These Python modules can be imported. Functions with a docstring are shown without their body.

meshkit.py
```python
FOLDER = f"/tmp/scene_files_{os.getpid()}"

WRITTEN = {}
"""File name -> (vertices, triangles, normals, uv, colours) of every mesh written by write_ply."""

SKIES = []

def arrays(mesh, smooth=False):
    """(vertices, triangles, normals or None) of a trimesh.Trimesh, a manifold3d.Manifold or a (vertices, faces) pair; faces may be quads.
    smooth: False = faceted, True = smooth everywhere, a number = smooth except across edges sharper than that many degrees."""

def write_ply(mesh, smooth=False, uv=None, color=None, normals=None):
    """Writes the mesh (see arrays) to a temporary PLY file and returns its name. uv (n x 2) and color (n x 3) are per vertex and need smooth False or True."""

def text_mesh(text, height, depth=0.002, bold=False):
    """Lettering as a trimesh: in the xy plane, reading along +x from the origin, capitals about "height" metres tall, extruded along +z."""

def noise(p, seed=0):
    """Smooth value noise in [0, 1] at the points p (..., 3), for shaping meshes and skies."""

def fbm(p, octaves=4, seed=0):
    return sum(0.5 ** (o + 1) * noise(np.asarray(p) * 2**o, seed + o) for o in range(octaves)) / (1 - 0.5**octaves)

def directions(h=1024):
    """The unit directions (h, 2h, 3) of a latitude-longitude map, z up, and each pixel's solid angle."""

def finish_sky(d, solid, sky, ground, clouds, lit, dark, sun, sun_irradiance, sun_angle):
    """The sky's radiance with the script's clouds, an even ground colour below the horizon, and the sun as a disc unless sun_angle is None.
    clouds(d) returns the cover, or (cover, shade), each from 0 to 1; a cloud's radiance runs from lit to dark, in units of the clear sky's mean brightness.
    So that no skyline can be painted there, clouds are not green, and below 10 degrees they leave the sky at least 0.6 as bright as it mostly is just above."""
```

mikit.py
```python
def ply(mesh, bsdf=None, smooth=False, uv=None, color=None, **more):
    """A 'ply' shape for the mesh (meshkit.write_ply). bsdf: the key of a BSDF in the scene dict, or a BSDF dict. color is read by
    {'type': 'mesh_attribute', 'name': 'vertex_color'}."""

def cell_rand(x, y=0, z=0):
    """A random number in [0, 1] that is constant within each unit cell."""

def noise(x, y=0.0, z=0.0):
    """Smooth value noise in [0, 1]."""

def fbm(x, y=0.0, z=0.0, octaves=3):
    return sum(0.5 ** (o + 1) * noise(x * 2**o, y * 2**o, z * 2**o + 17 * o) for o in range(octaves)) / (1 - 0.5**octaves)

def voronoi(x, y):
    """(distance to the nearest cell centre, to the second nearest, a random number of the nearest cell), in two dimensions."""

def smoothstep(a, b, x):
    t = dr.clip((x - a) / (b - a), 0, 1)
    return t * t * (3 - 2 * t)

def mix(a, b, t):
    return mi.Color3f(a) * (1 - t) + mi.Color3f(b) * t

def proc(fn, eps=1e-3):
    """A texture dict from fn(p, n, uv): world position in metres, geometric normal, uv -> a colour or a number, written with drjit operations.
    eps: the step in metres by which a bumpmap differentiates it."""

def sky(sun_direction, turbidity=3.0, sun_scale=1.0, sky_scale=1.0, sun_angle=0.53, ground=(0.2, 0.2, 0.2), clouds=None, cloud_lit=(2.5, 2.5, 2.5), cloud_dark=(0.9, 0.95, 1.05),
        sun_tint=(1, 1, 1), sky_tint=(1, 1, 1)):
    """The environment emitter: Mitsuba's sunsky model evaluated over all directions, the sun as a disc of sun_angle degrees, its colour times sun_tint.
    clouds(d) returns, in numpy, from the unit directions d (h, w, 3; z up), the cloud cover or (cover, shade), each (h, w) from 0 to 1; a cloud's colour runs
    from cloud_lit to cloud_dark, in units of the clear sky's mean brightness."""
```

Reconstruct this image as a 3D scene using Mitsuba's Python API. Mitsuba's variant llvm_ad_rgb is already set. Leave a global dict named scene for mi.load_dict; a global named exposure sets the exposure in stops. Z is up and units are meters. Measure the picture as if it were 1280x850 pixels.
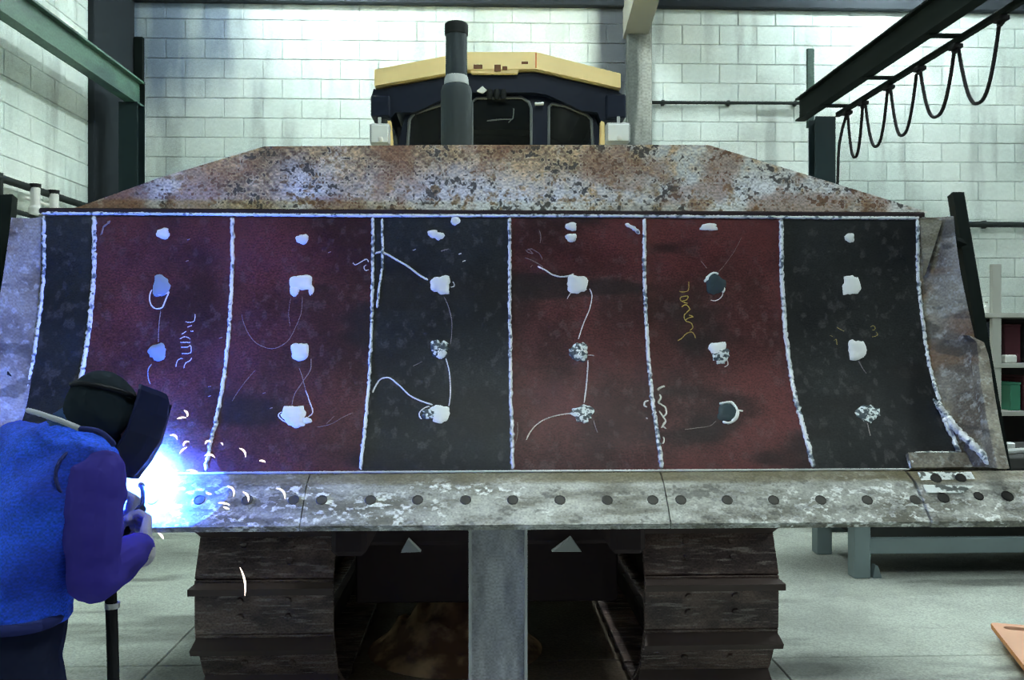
import math, random
import numpy as np, trimesh, manifold3d as m3
import drjit as dr
import mitsuba as mi
import mikit, meshkit
from mikit import proc, noise, fbm, smoothstep, mix, cell_rand
from scipy.interpolate import PchipInterpolator
from shapely.geometry import Polygon, LineString

T = mi.ScalarTransform4f
scene, labels = {}, {}
RNG = random.Random(7)
NPR = np.random.default_rng(7)

# ------------------------------------------------------------------ camera, light, exposure
F, CX, HY, H, YAW = 1100.0, 640.0, 420.0, 1.80, math.atan(38 / 1100.0)
fwd = np.array([math.sin(YAW), math.cos(YAW), 0.0])
rgt = np.array([math.cos(YAW), -math.sin(YAW), 0.0])
EYE = np.array([0, 0, H])
scene['camera'] = {'type': 'perspective', 'fov': 2 * math.degrees(math.atan(640 / F)), 'fov_axis': 'x', 'near_clip': 0.05, 'far_clip': 200.0,
                   'principal_point_offset_y': (425 - HY) / 850.0,
                   'to_world': T().look_at(origin=EYE.tolist(), target=(EYE + fwd).tolist(), up=[0, 0, 1])}
exposure = 2.85
scene['sky'] = mikit.sky([0.35, -0.35, 0.85], turbidity=5.0, sun_scale=0.0, sky_scale=0.06, ground=(0.25, 0.25, 0.24),
                         clouds=lambda d: 0.85 + 0 * d[..., 0], cloud_lit=(1.5, 1.5, 1.5), cloud_dark=(1.1, 1.1, 1.15))
scene['sky']['sampling_weight'] = 6.0
LAMP = (15.6, 18.2, 18.0)        # fluorescent battens under the roof
ARC = (50.0, 225.0, 1900.0)     # welding arc


def P(px, py, Y):
    """The point at depth Y of the hall that the photograph shows at (px, py)."""
    u = (px - CX) / F
    t = Y / (fwd[1] + u * rgt[1])
    p = EYE + t * (fwd + u * rgt)
    p[2] -= (py - HY) / F * t
    return p


# ------------------------------------------------------------------ helpers
def add(key, mesh, bsdf, smooth=False, **kw):
    base, n = key, 0
    while key in scene:
        n += 1
        key = f'{base}_{n:03d}'
    if isinstance(mesh, dict):
        scene[key] = {**mesh, 'bsdf': {'type': 'ref', 'id': bsdf}, **kw}
    else:
        scene[key] = mikit.ply(mesh, bsdf, smooth, **kw)
    return key


def tag(key, label, category=None, group=None, kind=None):
    d = {'label': label}
    if category: d['category'] = category
    if group: d['group'] = group
    if kind: d['kind'] = kind
    labels[key] = d


def fresh(name):
    key, n = name, 0
    while key in labels:
        n += 1
        key = f'{name}_{n:03d}'
    return key


def thing(name, label, category, group=None):
    key = fresh(name)
    tag(key, label, category, group)
    return key


def structure(key, label=None):
    labels[key] = {'kind': 'structure', **({'label': label} if label else {})}
    return key


def cat(ms):
    return trimesh.util.concatenate(ms)


def box(x0, x1, y0, y1, z0, z1, b=0.0):
    if b <= 0:
        m = trimesh.creation.box((x1 - x0, y1 - y0, z1 - z0))
        m.apply_translation(((x0 + x1) / 2, (y0 + y1) / 2, (z0 + z1) / 2))
        return m
    c = np.array([(x0 + x1) / 2, (y0 + y1) / 2, (z0 + z1) / 2])
    h = np.array([x1 - x0, y1 - y0, z1 - z0]) / 2
    pts = []
    for k in range(3):
        hh = h.copy()
        for j in range(3):
            if j != k: hh[j] -= b
        for s in np.ndindex(2, 2, 2):
            pts.append(c + hh * (2 * np.array(s) - 1))
    return trimesh.convex.convex_hull(np.array(pts))


def prism(poly, a, b, axis='y'):
    """A polygon in the plane across the axis, extruded from a to b along it. axis y: poly is (x, z); x: (y, z); z: (x, y)."""
    p = poly if isinstance(poly, Polygon) else Polygon(poly)
    if not p.is_valid: p = p.buffer(0)
    m = trimesh.creation.extrude_polygon(p, b - a, engine='earcut')
    v = m.vertices.copy()
    if axis == 'y': w = np.stack([v[:, 0], v[:, 2] + a, v[:, 1]], 1)
    elif axis == 'x': w = np.stack([v[:, 2] + a, v[:, 0], v[:, 1]], 1)
    else: w = np.stack([v[:, 0], v[:, 1], v[:, 2] + a], 1)
    m = trimesh.Trimesh(w, m.faces, process=False)
    if m.volume < 0: m.invert()
    return m


def ppoly(pts, Y):
    return [tuple(P(x, y, Y)[[0, 2]]) for x, y in pts]


def tube(pts, r, sides=6, cap=True):
    p = np.asarray(pts, float)
    n = len(p)
    r = np.broadcast_to(np.asarray(r, float), (n,))
    t = np.gradient(p, axis=0)
    t /= np.linalg.norm(t, axis=1, keepdims=True) + 1e-12
    a = np.cross(t[0], [0, 0, 1.0] if abs(t[0][2]) < 0.9 else [1.0, 0, 0])
    A = []
    for i in range(n):
        a = a - t[i] * (a @ t[i])
        a /= np.linalg.norm(a) + 1e-12
        A.append(a)
    A = np.array(A)
    B = np.cross(t, A)
    g = np.arange(sides) * 2 * np.pi / sides
    v = (p[:, None] + r[:, None, None] * (np.cos(g)[None, :, None] * A[:, None] + np.sin(g)[None, :, None] * B[:, None])).reshape(-1, 3)
    f = []
    for i in range(n - 1):
        for j in range(sides):
            q = [i * sides + j, i * sides + (j + 1) % sides, (i + 1) * sides + (j + 1) % sides, (i + 1) * sides + j]
            f += [[q[0], q[1], q[2]], [q[0], q[2], q[3]]]
    if cap:
        v = np.vstack([v, p[:1], p[-1:]])
        c0, c1 = len(v) - 2, len(v) - 1
        for j in range(sides):
            f.append([c0, (j + 1) % sides, j])
            f.append([c1, (n - 1) * sides + j, (n - 1) * sides + (j + 1) % sides])
    return trimesh.Trimesh(v, np.array(f), process=False)


def spline(pts, n):
    p = np.asarray(pts, float)
    d = np.r_[0, np.cumsum(np.linalg.norm(np.diff(p, axis=0), axis=1))]
    if len(p) < 3:
        return np.array([p[0] + (p[-1] - p[0]) * s for s in np.linspace(0, 1, n)])
    return PchipInterpolator(d, p, axis=0)(np.linspace(0, d[-1], n))


def lathe(profile, n=24, center=(0, 0, 0)):
    m = trimesh.creation.revolve(np.array(profile, float), sections=n)
    m.apply_translation(center)
    return m


def ibeam(c, h, w, tf, tw):
    """Polygon of an I section centred at c."""
    x, z = c
    return Polygon([(x - w / 2, z - h / 2), (x + w / 2, z - h / 2), (x + w / 2, z - h / 2 + tf), (x + tw / 2, z - h / 2 + tf), (x + tw / 2, z + h / 2 - tf),
                    (x + w / 2, z + h / 2 - tf), (x + w / 2, z + h / 2), (x - w / 2, z + h / 2), (x - w / 2, z + h / 2 - tf), (x - tw / 2, z + h / 2 - tf),
                    (x - tw / 2, z - h / 2 + tf), (x - w / 2, z - h / 2 + tf)])


# ------------------------------------------------------------------ materials
def mat(key, color, rough=0.6, metal=0.0, **kw):
    c = color if isinstance(color, dict) else {'type': 'rgb', 'value': list(color)}
    r = rough if isinstance(rough, dict) else float(rough)
    scene[key] = {'type': 'twosided', 'bsdf': {'type': 'principled', 'base_color': c, 'roughness': r, 'metallic': float(metal), **({'specular': 0.14} if not isinstance(color, dict) and max(color) < 0.12 else {}), **kw}}
    return key


def grain(p, s=90.0):
    return noise(p.x * s, p.y * s, p.z * s)


def wall_col(p, n, uv):
    big = fbm(p.x * 0.7 + 3, p.y * 0.7, p.z * 0.7, 4)
    run = fbm(p.x * 6.0 + p.y * 6.0, 2.0, p.z * 0.8, 4)
    cx = dr.floor((p.x + p.y) / 0.2)
    cz = dr.floor(p.z / 0.2025)
    tone = 0.93 + 0.10 * cell_rand(cx, cz, 3)
    c = mix((0.60, 0.69, 0.65), (0.78, 0.84, 0.79), smoothstep(0.3, 0.7, big)) * tone
    c = mix(c, mi.Color3f(0.34, 0.38, 0.36), 0.6 * smoothstep(0.52, 0.78, run))
    # soot down the wall beside the concrete column, dirt and painted shade in the upper left corner
    col = dr.exp(-dr.square((p.x - 1.36) / 0.20)) * smoothstep(3.4, 4.3, p.z + 0.9 * (run - 0.5)) * smoothstep(8.5, 9.0, p.y)
    c = mix(c, mi.Color3f(0.035, 0.042, 0.055), dr.clip(1.7 * col * (0.5 + 1.0 * run), 0, 0.97))
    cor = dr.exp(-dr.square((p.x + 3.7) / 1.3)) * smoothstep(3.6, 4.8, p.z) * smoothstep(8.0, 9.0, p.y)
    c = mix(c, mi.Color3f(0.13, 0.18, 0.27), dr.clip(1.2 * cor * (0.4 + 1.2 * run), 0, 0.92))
    return c * (0.82 + 0.36 * grain(p, 130.0))


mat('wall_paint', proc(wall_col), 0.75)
mat('mortar', (0.30, 0.34, 0.33), 0.9)


def floor_col(p, n, uv):
    a = fbm(p.x * 1.1, p.y * 1.1, 1.0, 5)
    s = fbm(p.x * 0.8 + 9, p.y * 3.0, 5.0, 4)
    c = mix((0.36, 0.38, 0.35), (0.60, 0.64, 0.58), smoothstep(0.3, 0.7, a))
    c = mix(c, mi.Color3f(0.15, 0.155, 0.14), 0.75 * smoothstep(0.55, 0.75, s))
    dark_spots = dr.exp(-(dr.square((p.x + 1.55) / 0.55) + dr.square((p.y - 4.75) / 0.35)))  # darker floor outside the left track
    dark_spots = dark_spots + dr.exp(-(dr.square((p.x - 1.75) / 0.5) + dr.square((p.y - 4.7) / 0.22)))  # darker floor outside the right track
    dark_spots = dark_spots + 0.9 * dr.exp(-(dr.square((p.x - 3.9) / 2.0) + dr.square((p.y - 6.9) / 0.5)))  # shade under the workbench, painted into the floor colour
    c = mix(c, mi.Color3f(0.03, 0.03, 0.028), 0.9 * dr.clip(dark_spots * (0.6 + a), 0, 1))
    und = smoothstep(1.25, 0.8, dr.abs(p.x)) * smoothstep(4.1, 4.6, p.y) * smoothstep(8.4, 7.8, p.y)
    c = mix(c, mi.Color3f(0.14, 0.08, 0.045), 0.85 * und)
    return c * (0.78 + 0.44 * grain(p, 110.0))


mat('floor_concrete', proc(floor_col), 0.62)
mat('joint', (0.10, 0.11, 0.10), 0.9)


def concrete_col(p, n, uv):
    run = fbm(p.x * 9 + p.y * 3, 1.0, p.z * 0.9, 4)
    c = mix((0.07, 0.08, 0.075), (0.36, 0.37, 0.34), smoothstep(0.32, 0.75, run))
    return c * (0.75 + 0.5 * grain(p, 60.0))


mat('column_concrete', proc(concrete_col), 0.85)
mat('pale_concrete', (0.27, 0.27, 0.24), 0.85)
mat('dark_concrete', (0.030, 0.036, 0.042), 0.9)
mat('corner_dark', (0.020, 0.025, 0.030), 0.9)
mat('roof_sheet', (0.30, 0.32, 0.32), 0.7)


def guard_col(p, n, uv):
    a = fbm(p.x * 5, p.y * 5, p.z * 5, 5)
    f = fbm(p.x * 26, p.y * 26, p.z * 22, 4)
    st = fbm(p.x * 34, 3.0, p.z * 5, 3)
    fine = fbm(p.x * 75, 1.0, p.z * 60, 3)
    c = mix((0.15, 0.085, 0.045), (0.74, 0.54, 0.29), smoothstep(0.3, 0.7, 0.5 * a + 0.5 * fine))
    right = smoothstep(0.35, 0.85, p.x + 0.5 * (a - 0.5))
    c = mix(c, mi.Color3f(0.66, 0.66, 0.60), 0.9 * right * smoothstep(0.2, 0.6, f + 0.2 * (st - 0.5)))
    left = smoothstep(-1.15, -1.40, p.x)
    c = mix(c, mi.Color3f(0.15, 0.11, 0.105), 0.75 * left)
    # bare bright patches low on the plate
    low = smoothstep(2.56, 2.38, p.z + 0.22 * (a - 0.5))
    w = dr.exp(-dr.square((p.x + 1.22) / 0.13)) + dr.exp(-dr.square((p.x + 0.72) / 0.10)) * 0.9 + dr.exp(-dr.square((p.x - 0.15) / 0.55)) * 1.1 + 0.8 * smoothstep(0.7, 1.0, p.x)
    c = mix(c, mi.Color3f(0.86, 0.86, 0.86), dr.clip(w, 0, 1) * low * smoothstep(0.34, 0.50, 0.55 * f + 0.45 * fine))
    c = mix(c, mi.Color3f(0.66, 0.60, 0.48), 0.75 * smoothstep(0.50, 0.66, 0.5 * st + 0.5 * fine) * smoothstep(0.40, 0.6, a))
    c = mix(c, mi.Color3f(0.022, 0.016, 0.014), 0.9 * smoothstep(0.56, 0.64, 0.55 * fine + 0.45 * fbm(p.x * 14 + 7, 4.0, p.z * 12, 4)))
    c = mix(c, mi.Color3f(0.28, 0.12, 0.05), 0.6 * smoothstep(0.52, 0.68, fbm(p.x * 6 + 2, 9.0, p.z * 6, 5)))
    return c * (0.55 + 0.9 * grain(p, 150.0))


mat('guard_steel', proc(guard_col), 0.6, 0.0, specular=0.5)


def edge_col(p, n, uv):
    a = fbm(p.x * 6, p.y * 20, p.z * 20, 5)
    f = fbm(p.x * 30, p.y * 40, p.z * 40, 4)
    ge = fbm(p.x * 2.2 + 3, 5.0, p.z * 6, 3)
    c = mix((0.17, 0.16, 0.125), (0.46, 0.46, 0.42), smoothstep(0.33, 0.66, a))
    fine = fbm(p.x * 60, 2.0, p.z * 95, 3)
    c = mix(c, mi.Color3f(0.95, 0.96, 0.93), 0.95 * smoothstep(0.50, 0.64, 0.5 * f + 0.5 * fine) * smoothstep(0.34, 0.60, ge + 0.9 * (1.20 - p.z)))
    c = mix(c, mi.Color3f(0.055, 0.05, 0.04), 0.65 * smoothstep(0.53, 0.68, 0.6 * fbm(p.x * 12 + 5, 2.0, p.z * 22, 4) + 0.4 * fine))
    c = mix(c, mi.Color3f(0.17, 0.14, 0.07), 0.75 * smoothstep(1.255, 1.275, p.z))
    return c * (0.7 + 0.6 * grain(p, 170.0))


mat('edge_steel', proc(edge_col), 0.5, 0.15)
mat('edge_bare', proc(lambda p, n, uv: mix((0.10, 0.11, 0.10), (0.93, 0.97, 0.95), smoothstep(0.38, 0.5, fbm(p.x * 45, p.y * 45, p.z * 45, 4)))), 0.5)


def panel_fn(a, b, seed):
    def fn(p, n, uv):
        g = fbm(p.x * 3.5 + seed, p.y, p.z * 2.6, 4)
        f = fbm(p.x * 42, p.y * 10, p.z * 26, 3)
        c = mix(a, b, smoothstep(0.30, 0.70, g))
        c = mix(c, mi.Color3f(0.13, 0.115, 0.115), 0.20 * smoothstep(0.56, 0.72, f))
        c = mix(c, mi.Color3f(0.012, 0.010, 0.010), 0.75 * smoothstep(0.60, 0.75, fbm(p.x * 2.3 + seed * 2, 8.0, p.z * 6.0, 3)))
        return c * (0.55 + 0.9 * grain(p, 190.0))
    return fn


mat('panel_red', proc(panel_fn((0.036, 0.0105, 0.0105), (0.112, 0.029, 0.029), 3.0)), 0.55, specular=0.25)
mat('panel_black', proc(panel_fn((0.008, 0.009, 0.010), (0.021, 0.023, 0.023), 11.0)), 0.55, specular=0.25)


def wing_col(p, n, uv):
    a = fbm(p.x * 6, p.y * 6, p.z * 4, 5)
    f = fbm(p.x * 30, p.y * 30, p.z * 30, 4)
    c = mix((0.13, 0.105, 0.08), (0.33, 0.305, 0.25), smoothstep(0.33, 0.68, a))
    c = mix(c, mi.Color3f(0.55, 0.57, 0.55), 0.5 * smoothstep(0.48, 0.7, 0.5 * f + 0.5 * fbm(p.x * 70, p.y * 70, p.z * 50, 3)))
    c = mix(c, mi.Color3f(0.20, 0.10, 0.04), 0.6 * smoothstep(0.58, 0.72, fbm(p.x * 5 + 4, 1.0, p.z * 7, 3)))
    c = mix(c, mi.Color3f(0.04, 0.035, 0.03), 0.7 * smoothstep(0.60, 0.7, fbm(p.x * 12, 3.0, p.z * 12 + 8, 4)))
    return c * (0.7 + 0.6 * grain(p, 150.0))


mat('wing_steel', proc(wing_col), 0.55, 0.1)


def bead_col(p, n, uv):
    f = fbm(p.x * 70, p.y * 70, p.z * 70, 3)
    g = fbm(p.x * 9, p.y * 9, p.z * 9, 3)
    return mix((0.13, 0.17, 0.20), (0.97, 0.99, 0.98), smoothstep(0.36, 0.50, f * 0.65 + g * 0.35))


mat('weld_metal', proc(bead_col), 0.4, 0.0, specular=0.6)
mat('weld_patch_white', (0.93, 0.95, 0.94), 0.55)


def patch_col(p, n, uv):
    f = fbm(p.x * 85, p.y * 60, p.z * 85, 3)
    return mix((0.05, 0.075, 0.09), (0.80, 0.86, 0.87), smoothstep(0.46, 0.60, f))


mat('weld_patch_mixed', proc(patch_col), 0.5)
mat('weld_patch_blue', (0.26, 0.33, 0.42), 0.55)
mat('chalk_white', (0.80, 0.78, 0.76), 0.9)
mat('chalk_faint', (0.26, 0.22, 0.21), 0.9)
mat('chalk_yellow', (0.55, 0.40, 0.10), 0.9)
mat('bright_edge', (0.75, 0.78, 0.78), 0.35, 0.4)


def green_col(p, n, uv):
    a = fbm(p.x * 5, p.y * 3, p.z * 5, 4)
    return mix((0.030, 0.065, 0.060), (0.055, 0.120, 0.085), smoothstep(0.3, 0.7, a)) * (0.8 + 0.4 * grain(p, 80.0))


mat('green_paint', proc(green_col), 0.5)
mat('dark_green_steel', (0.004, 0.008, 0.007), 0.75)
mat('teal_dark', (0.009, 0.019, 0.021), 0.55)
mat('black_rubber', (0.010, 0.010, 0.011), 0.55)
mat('conduit_steel', (0.022, 0.028, 0.027), 0.6)


def track_col(p, n, uv):
    a = fbm(p.x * 6, p.y * 8, p.z * 8, 5)
    f = fbm(p.x * 12, p.y * 70, p.z * 70, 4)
    c = mix((0.050, 0.032, 0.034), (0.15, 0.098, 0.085), smoothstep(0.33, 0.68, a))
    c = mix(c, mi.Color3f(0.34, 0.30, 0.28), 0.45 * smoothstep(0.52, 0.74, f))
    return c * (0.6 + 0.8 * grain(p, 140.0))


mat('track_steel', proc(track_col), 0.5, 0.25)
mat('bolt_steel', (0.085, 0.080, 0.070), 0.55)
mat('hole_dark', (0.035, 0.033, 0.030), 0.7)
mat('grouser_steel', (0.085, 0.062, 0.058), 0.45, 0.2)
mat('worn_steel', (0.50, 0.50, 0.49), 0.4, 0.5)
mat('belly_steel', (0.030, 0.020, 0.022), 0.7)


def mud_col(p, n, uv):
    a = fbm(p.x * 9, p.y * 9, p.z * 9, 5)
    return mix((0.20, 0.10, 0.06), (0.62, 0.42, 0.24), smoothstep(0.35, 0.7, a))


mat('mud', proc(mud_col), 0.9)


def post_col(p, n, uv):
    a = fbm(p.x * 20, p.y * 9, p.z * 3.5, 4)
    return mix((0.34, 0.34, 0.37), (0.56, 0.56, 0.58), smoothstep(0.3, 0.7, a)) * (0.7 + 0.6 * grain(p, 160.0))


mat('grey_post', proc(post_col), 0.55, 0.1)
mat('yellow_paint', (0.86, 0.67, 0.30), 0.45)
mat('rust_spot', (0.16, 0.07, 0.03), 0.8)
mat('cab_navy', (0.006, 0.010, 0.022), 0.45)
mat('cab_inside', (0.006, 0.007, 0.010), 0.8)
mat('seal_rubber', (0.10, 0.115, 0.125), 0.5)
mat('exhaust_steel', (0.040, 0.050, 0.055), 0.5, 0.2)
mat('exhaust_black', (0.010, 0.012, 0.012), 0.6)
mat('lamp_glass_white', (0.80, 0.84, 0.82), 0.25)
mat('lamp_body', (0.40, 0.42, 0.42), 0.5)
scene['pane_glass'] = {'type': 'thindielectric'}
mat('bench_paint', (0.17, 0.22, 0.23), 0.6)
mat('bench_top', (0.05, 0.05, 0.05), 0.6)
mat('shelf_paint', (0.42, 0.43, 0.39), 0.6)
mat('box_dark', (0.022, 0.018, 0.020), 0.7)
mat('box_maroon', (0.055, 0.016, 0.022), 0.6)
mat('box_green', (0.035, 0.18, 0.11), 0.5)
mat('box_white', (0.75, 0.76, 0.72), 0.5)
mat('box_slate', (0.06, 0.075, 0.095), 0.6)
mat('orange_board', (0.90, 0.52, 0.36), 0.5)
mat('orange_edge', (0.60, 0.22, 0.06), 0.5)


def jacket_col(p, n, uv):
    a = fbm(p.x * 7, p.y * 7, p.z * 7, 4)
    w = noise(p.x * 210, p.y * 210, p.z * 210)
    return mix((0.007, 0.036, 0.42), (0.018, 0.098, 0.80), smoothstep(0.3, 0.7, a)) * (0.6 + 0.8 * w)


mat('jacket_blue', proc(jacket_col), 0.85, sheen=0.3)
mat('sleeve_navy', (0.026, 0.017, 0.24), 0.85)
mat('jacket_seam', (0.012, 0.018, 0.12), 0.9)
mat('piping_grey', (0.42, 0.43, 0.47), 0.7)
mat('collar_navy', (0.012, 0.040, 0.12), 0.9)
mat('trouser_navy', (0.010, 0.013, 0.035), 0.9)
mat('cap_black', (0.010, 0.016, 0.022), 0.95)
mat('mask_blue', (0.010, 0.014, 0.050), 0.4)
mat('mask_dark', (0.006, 0.007, 0.010), 0.5)
mat('glove_grey', (0.40, 0.38, 0.42), 0.85)
mat('skin', (0.48, 0.30, 0.22), 0.55)
mat('hair', (0.02, 0.015, 0.012), 0.7)
mat('boot_black', (0.012, 0.011, 0.011), 0.5)
mat('copper', (0.45, 0.25, 0.14), 0.35, 0.7)

# ------------------------------------------------------------------ the setting: floor, walls, roof
XL, XR, YB, YF, ZC = -3.62, 10.0, 9.15, -5.0, 6.6
structure('floor', 'grey concrete workshop floor')
add('floor', box(XL - 0.3, XR + 0.3, YF - 0.3, YB + 0.3, -0.2, -0.012), 'joint')
xs = [XL] + [x for x in np.arange(1.62 - 3.4 * 2, XR, 3.4) if x > XL + 0.2] + [XR]
ys = [YF] + [y for y in np.arange(4.87 - 3.2 * 3, YB, 3.2) if y > YF + 0.2] + [YB]
for i in range(len(xs) - 1):
    for j in range(len(ys) - 1):
        g = 0.005
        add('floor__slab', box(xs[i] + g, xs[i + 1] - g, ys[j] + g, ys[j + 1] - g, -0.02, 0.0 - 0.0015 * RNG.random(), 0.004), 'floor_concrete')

structure('wall_back', 'white painted concrete block wall at the back of the workshop')
structure('wall_left', 'white painted concrete block wall on the left')
structure('wall_right'); structure('wall_front'); structure('ceiling')
add('wall_back', box(XL - 0.25, XR + 0.25, YB, YB + 0.25, 0, ZC), 'mortar')
add('wall_left', box(XL - 0.25, XL, YF - 0.25, YB, 0, ZC), 'mortar')
add('wall_right', box(XR, XR + 0.25, YF - 0.25, YB, 0, ZC), 'pale_concrete')
fw = cat([box(XL, -2.6, YF - 0.25, YF, 0, ZC), box(5.4, XR, YF - 0.25, YF, 0, ZC), box(-2.6, 5.4, YF - 0.25, YF, 5.6, ZC)])   # wide open gate behind the camera
add('wall_front', fw, 'pale_concrete')
add('ceiling', box(XL - 0.25, XR + 0.25, YF - 0.25, YB + 0.25, ZC, ZC + 0.2), 'roof_sheet')

BL, BH, JT = 0.395, 0.2025, 0.0045
block_full = mikit.ply(box(-BL / 2 + JT / 2, BL / 2 - JT / 2, -0.010, 0.02, -BH / 2 + JT / 2, BH / 2 - JT / 2, 0.004))
half_w = BL / 2
block_half = mikit.ply(box(-half_w / 2 + JT / 2, half_w / 2 - JT / 2, -0.010, 0.02, -BH / 2 + JT / 2, BH / 2 - JT / 2, 0.004))


def to_px(p):
    d = p - EYE
    t = d @ fwd
    return CX + F * (d @ rgt) / t, HY - F * d[2] / t


def hidden(x, y):
    if not (-30 < x < 1310 and -20 < y < 860): return True
    if 250 < x < 1040 and y > 182 + max(0, (330 - x), (x - 885)) * 0.31 + 14: return True
    if 90 < x < 1190 and y > 285: return True
    if y > 640 or (x < 1190 and y > 300): return True
    if 500 < x < 745 and y > 100: return True
    return False


rest = []
z0 = 4.649 % BH
for k in range(int(ZC / BH) + 1):
    z = z0 + BH * (k - 0.5)
    if z - BH / 2 < 0 or z + BH / 2 > 5.42: continue
    off = (P(207.5, 113, YB)[0] % BL) + (BL / 2 if (round((z - 4.346) / BH)) % 2 else 0)
    x = XL + ((off - XL) % BL) - BL
    while x < XR:
        a, b = max(x, XL + 0.004), min(x + BL, XR)
        c = np.array([(a + b) / 2, YB, z])
        tr = T().translate([c[0], YB - 0.003 * RNG.random(), z]).rotate([0, 0, 1], RNG.uniform(-0.35, 0.35)).rotate([1, 0, 0], RNG.uniform(-0.35, 0.35))
        if b - a > BL - 0.01: src = block_full
        elif b - a > 0.05:
            src = mikit.ply(box(-(b - a) / 2 + JT / 2, (b - a) / 2 - JT / 2, -0.010, 0.02, -BH / 2 + JT / 2, BH / 2 - JT / 2, 0.003))
        else:
            x += BL; continue
        if hidden(*to_px(c)):
            mm = box(a + JT / 2, b - JT / 2, YB - 0.010, YB + 0.02, z - BH / 2 + JT / 2, z + BH / 2 - JT / 2)
            rest.append(mm)
        else:
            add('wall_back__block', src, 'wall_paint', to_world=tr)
        x += BL
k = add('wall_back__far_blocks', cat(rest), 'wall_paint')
tag(k, 'painted blocks of the wall out of sight', kind='stuff')
rest = []
for k in range(int(ZC / BH) + 1):
    z = z0 + BH * (k - 0.5) - 0.07
    if z - BH / 2 < 0 or z + BH / 2 > 6.4: continue
    y = YB - BL * (1.0 if k % 2 else 0.5)
    n = 0
    while y > YF:
        c = np.array([XL, y + BL / 2, z])
        if y > 5.2 and -40 < to_px(c)[0] < 190 and -20 < to_px(c)[1] < 300:
            tr = T().translate([XL + 0.003 * RNG.random(), c[1], z]).rotate([0, 0, 1], 90 + RNG.uniform(-0.35, 0.35)).rotate([1, 0, 0], RNG.uniform(-0.35, 0.35))
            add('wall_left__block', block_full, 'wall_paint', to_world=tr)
        else:
            rest.append(box(XL - 0.02, XL + 0.010, y + JT / 2, y + BL - JT / 2, z - BH / 2 + JT / 2, z + BH / 2 - JT / 2))
        y -= BL
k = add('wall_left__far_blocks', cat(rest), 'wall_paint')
tag(k, 'painted blocks of the left wall out of sight', kind='stuff')

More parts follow.
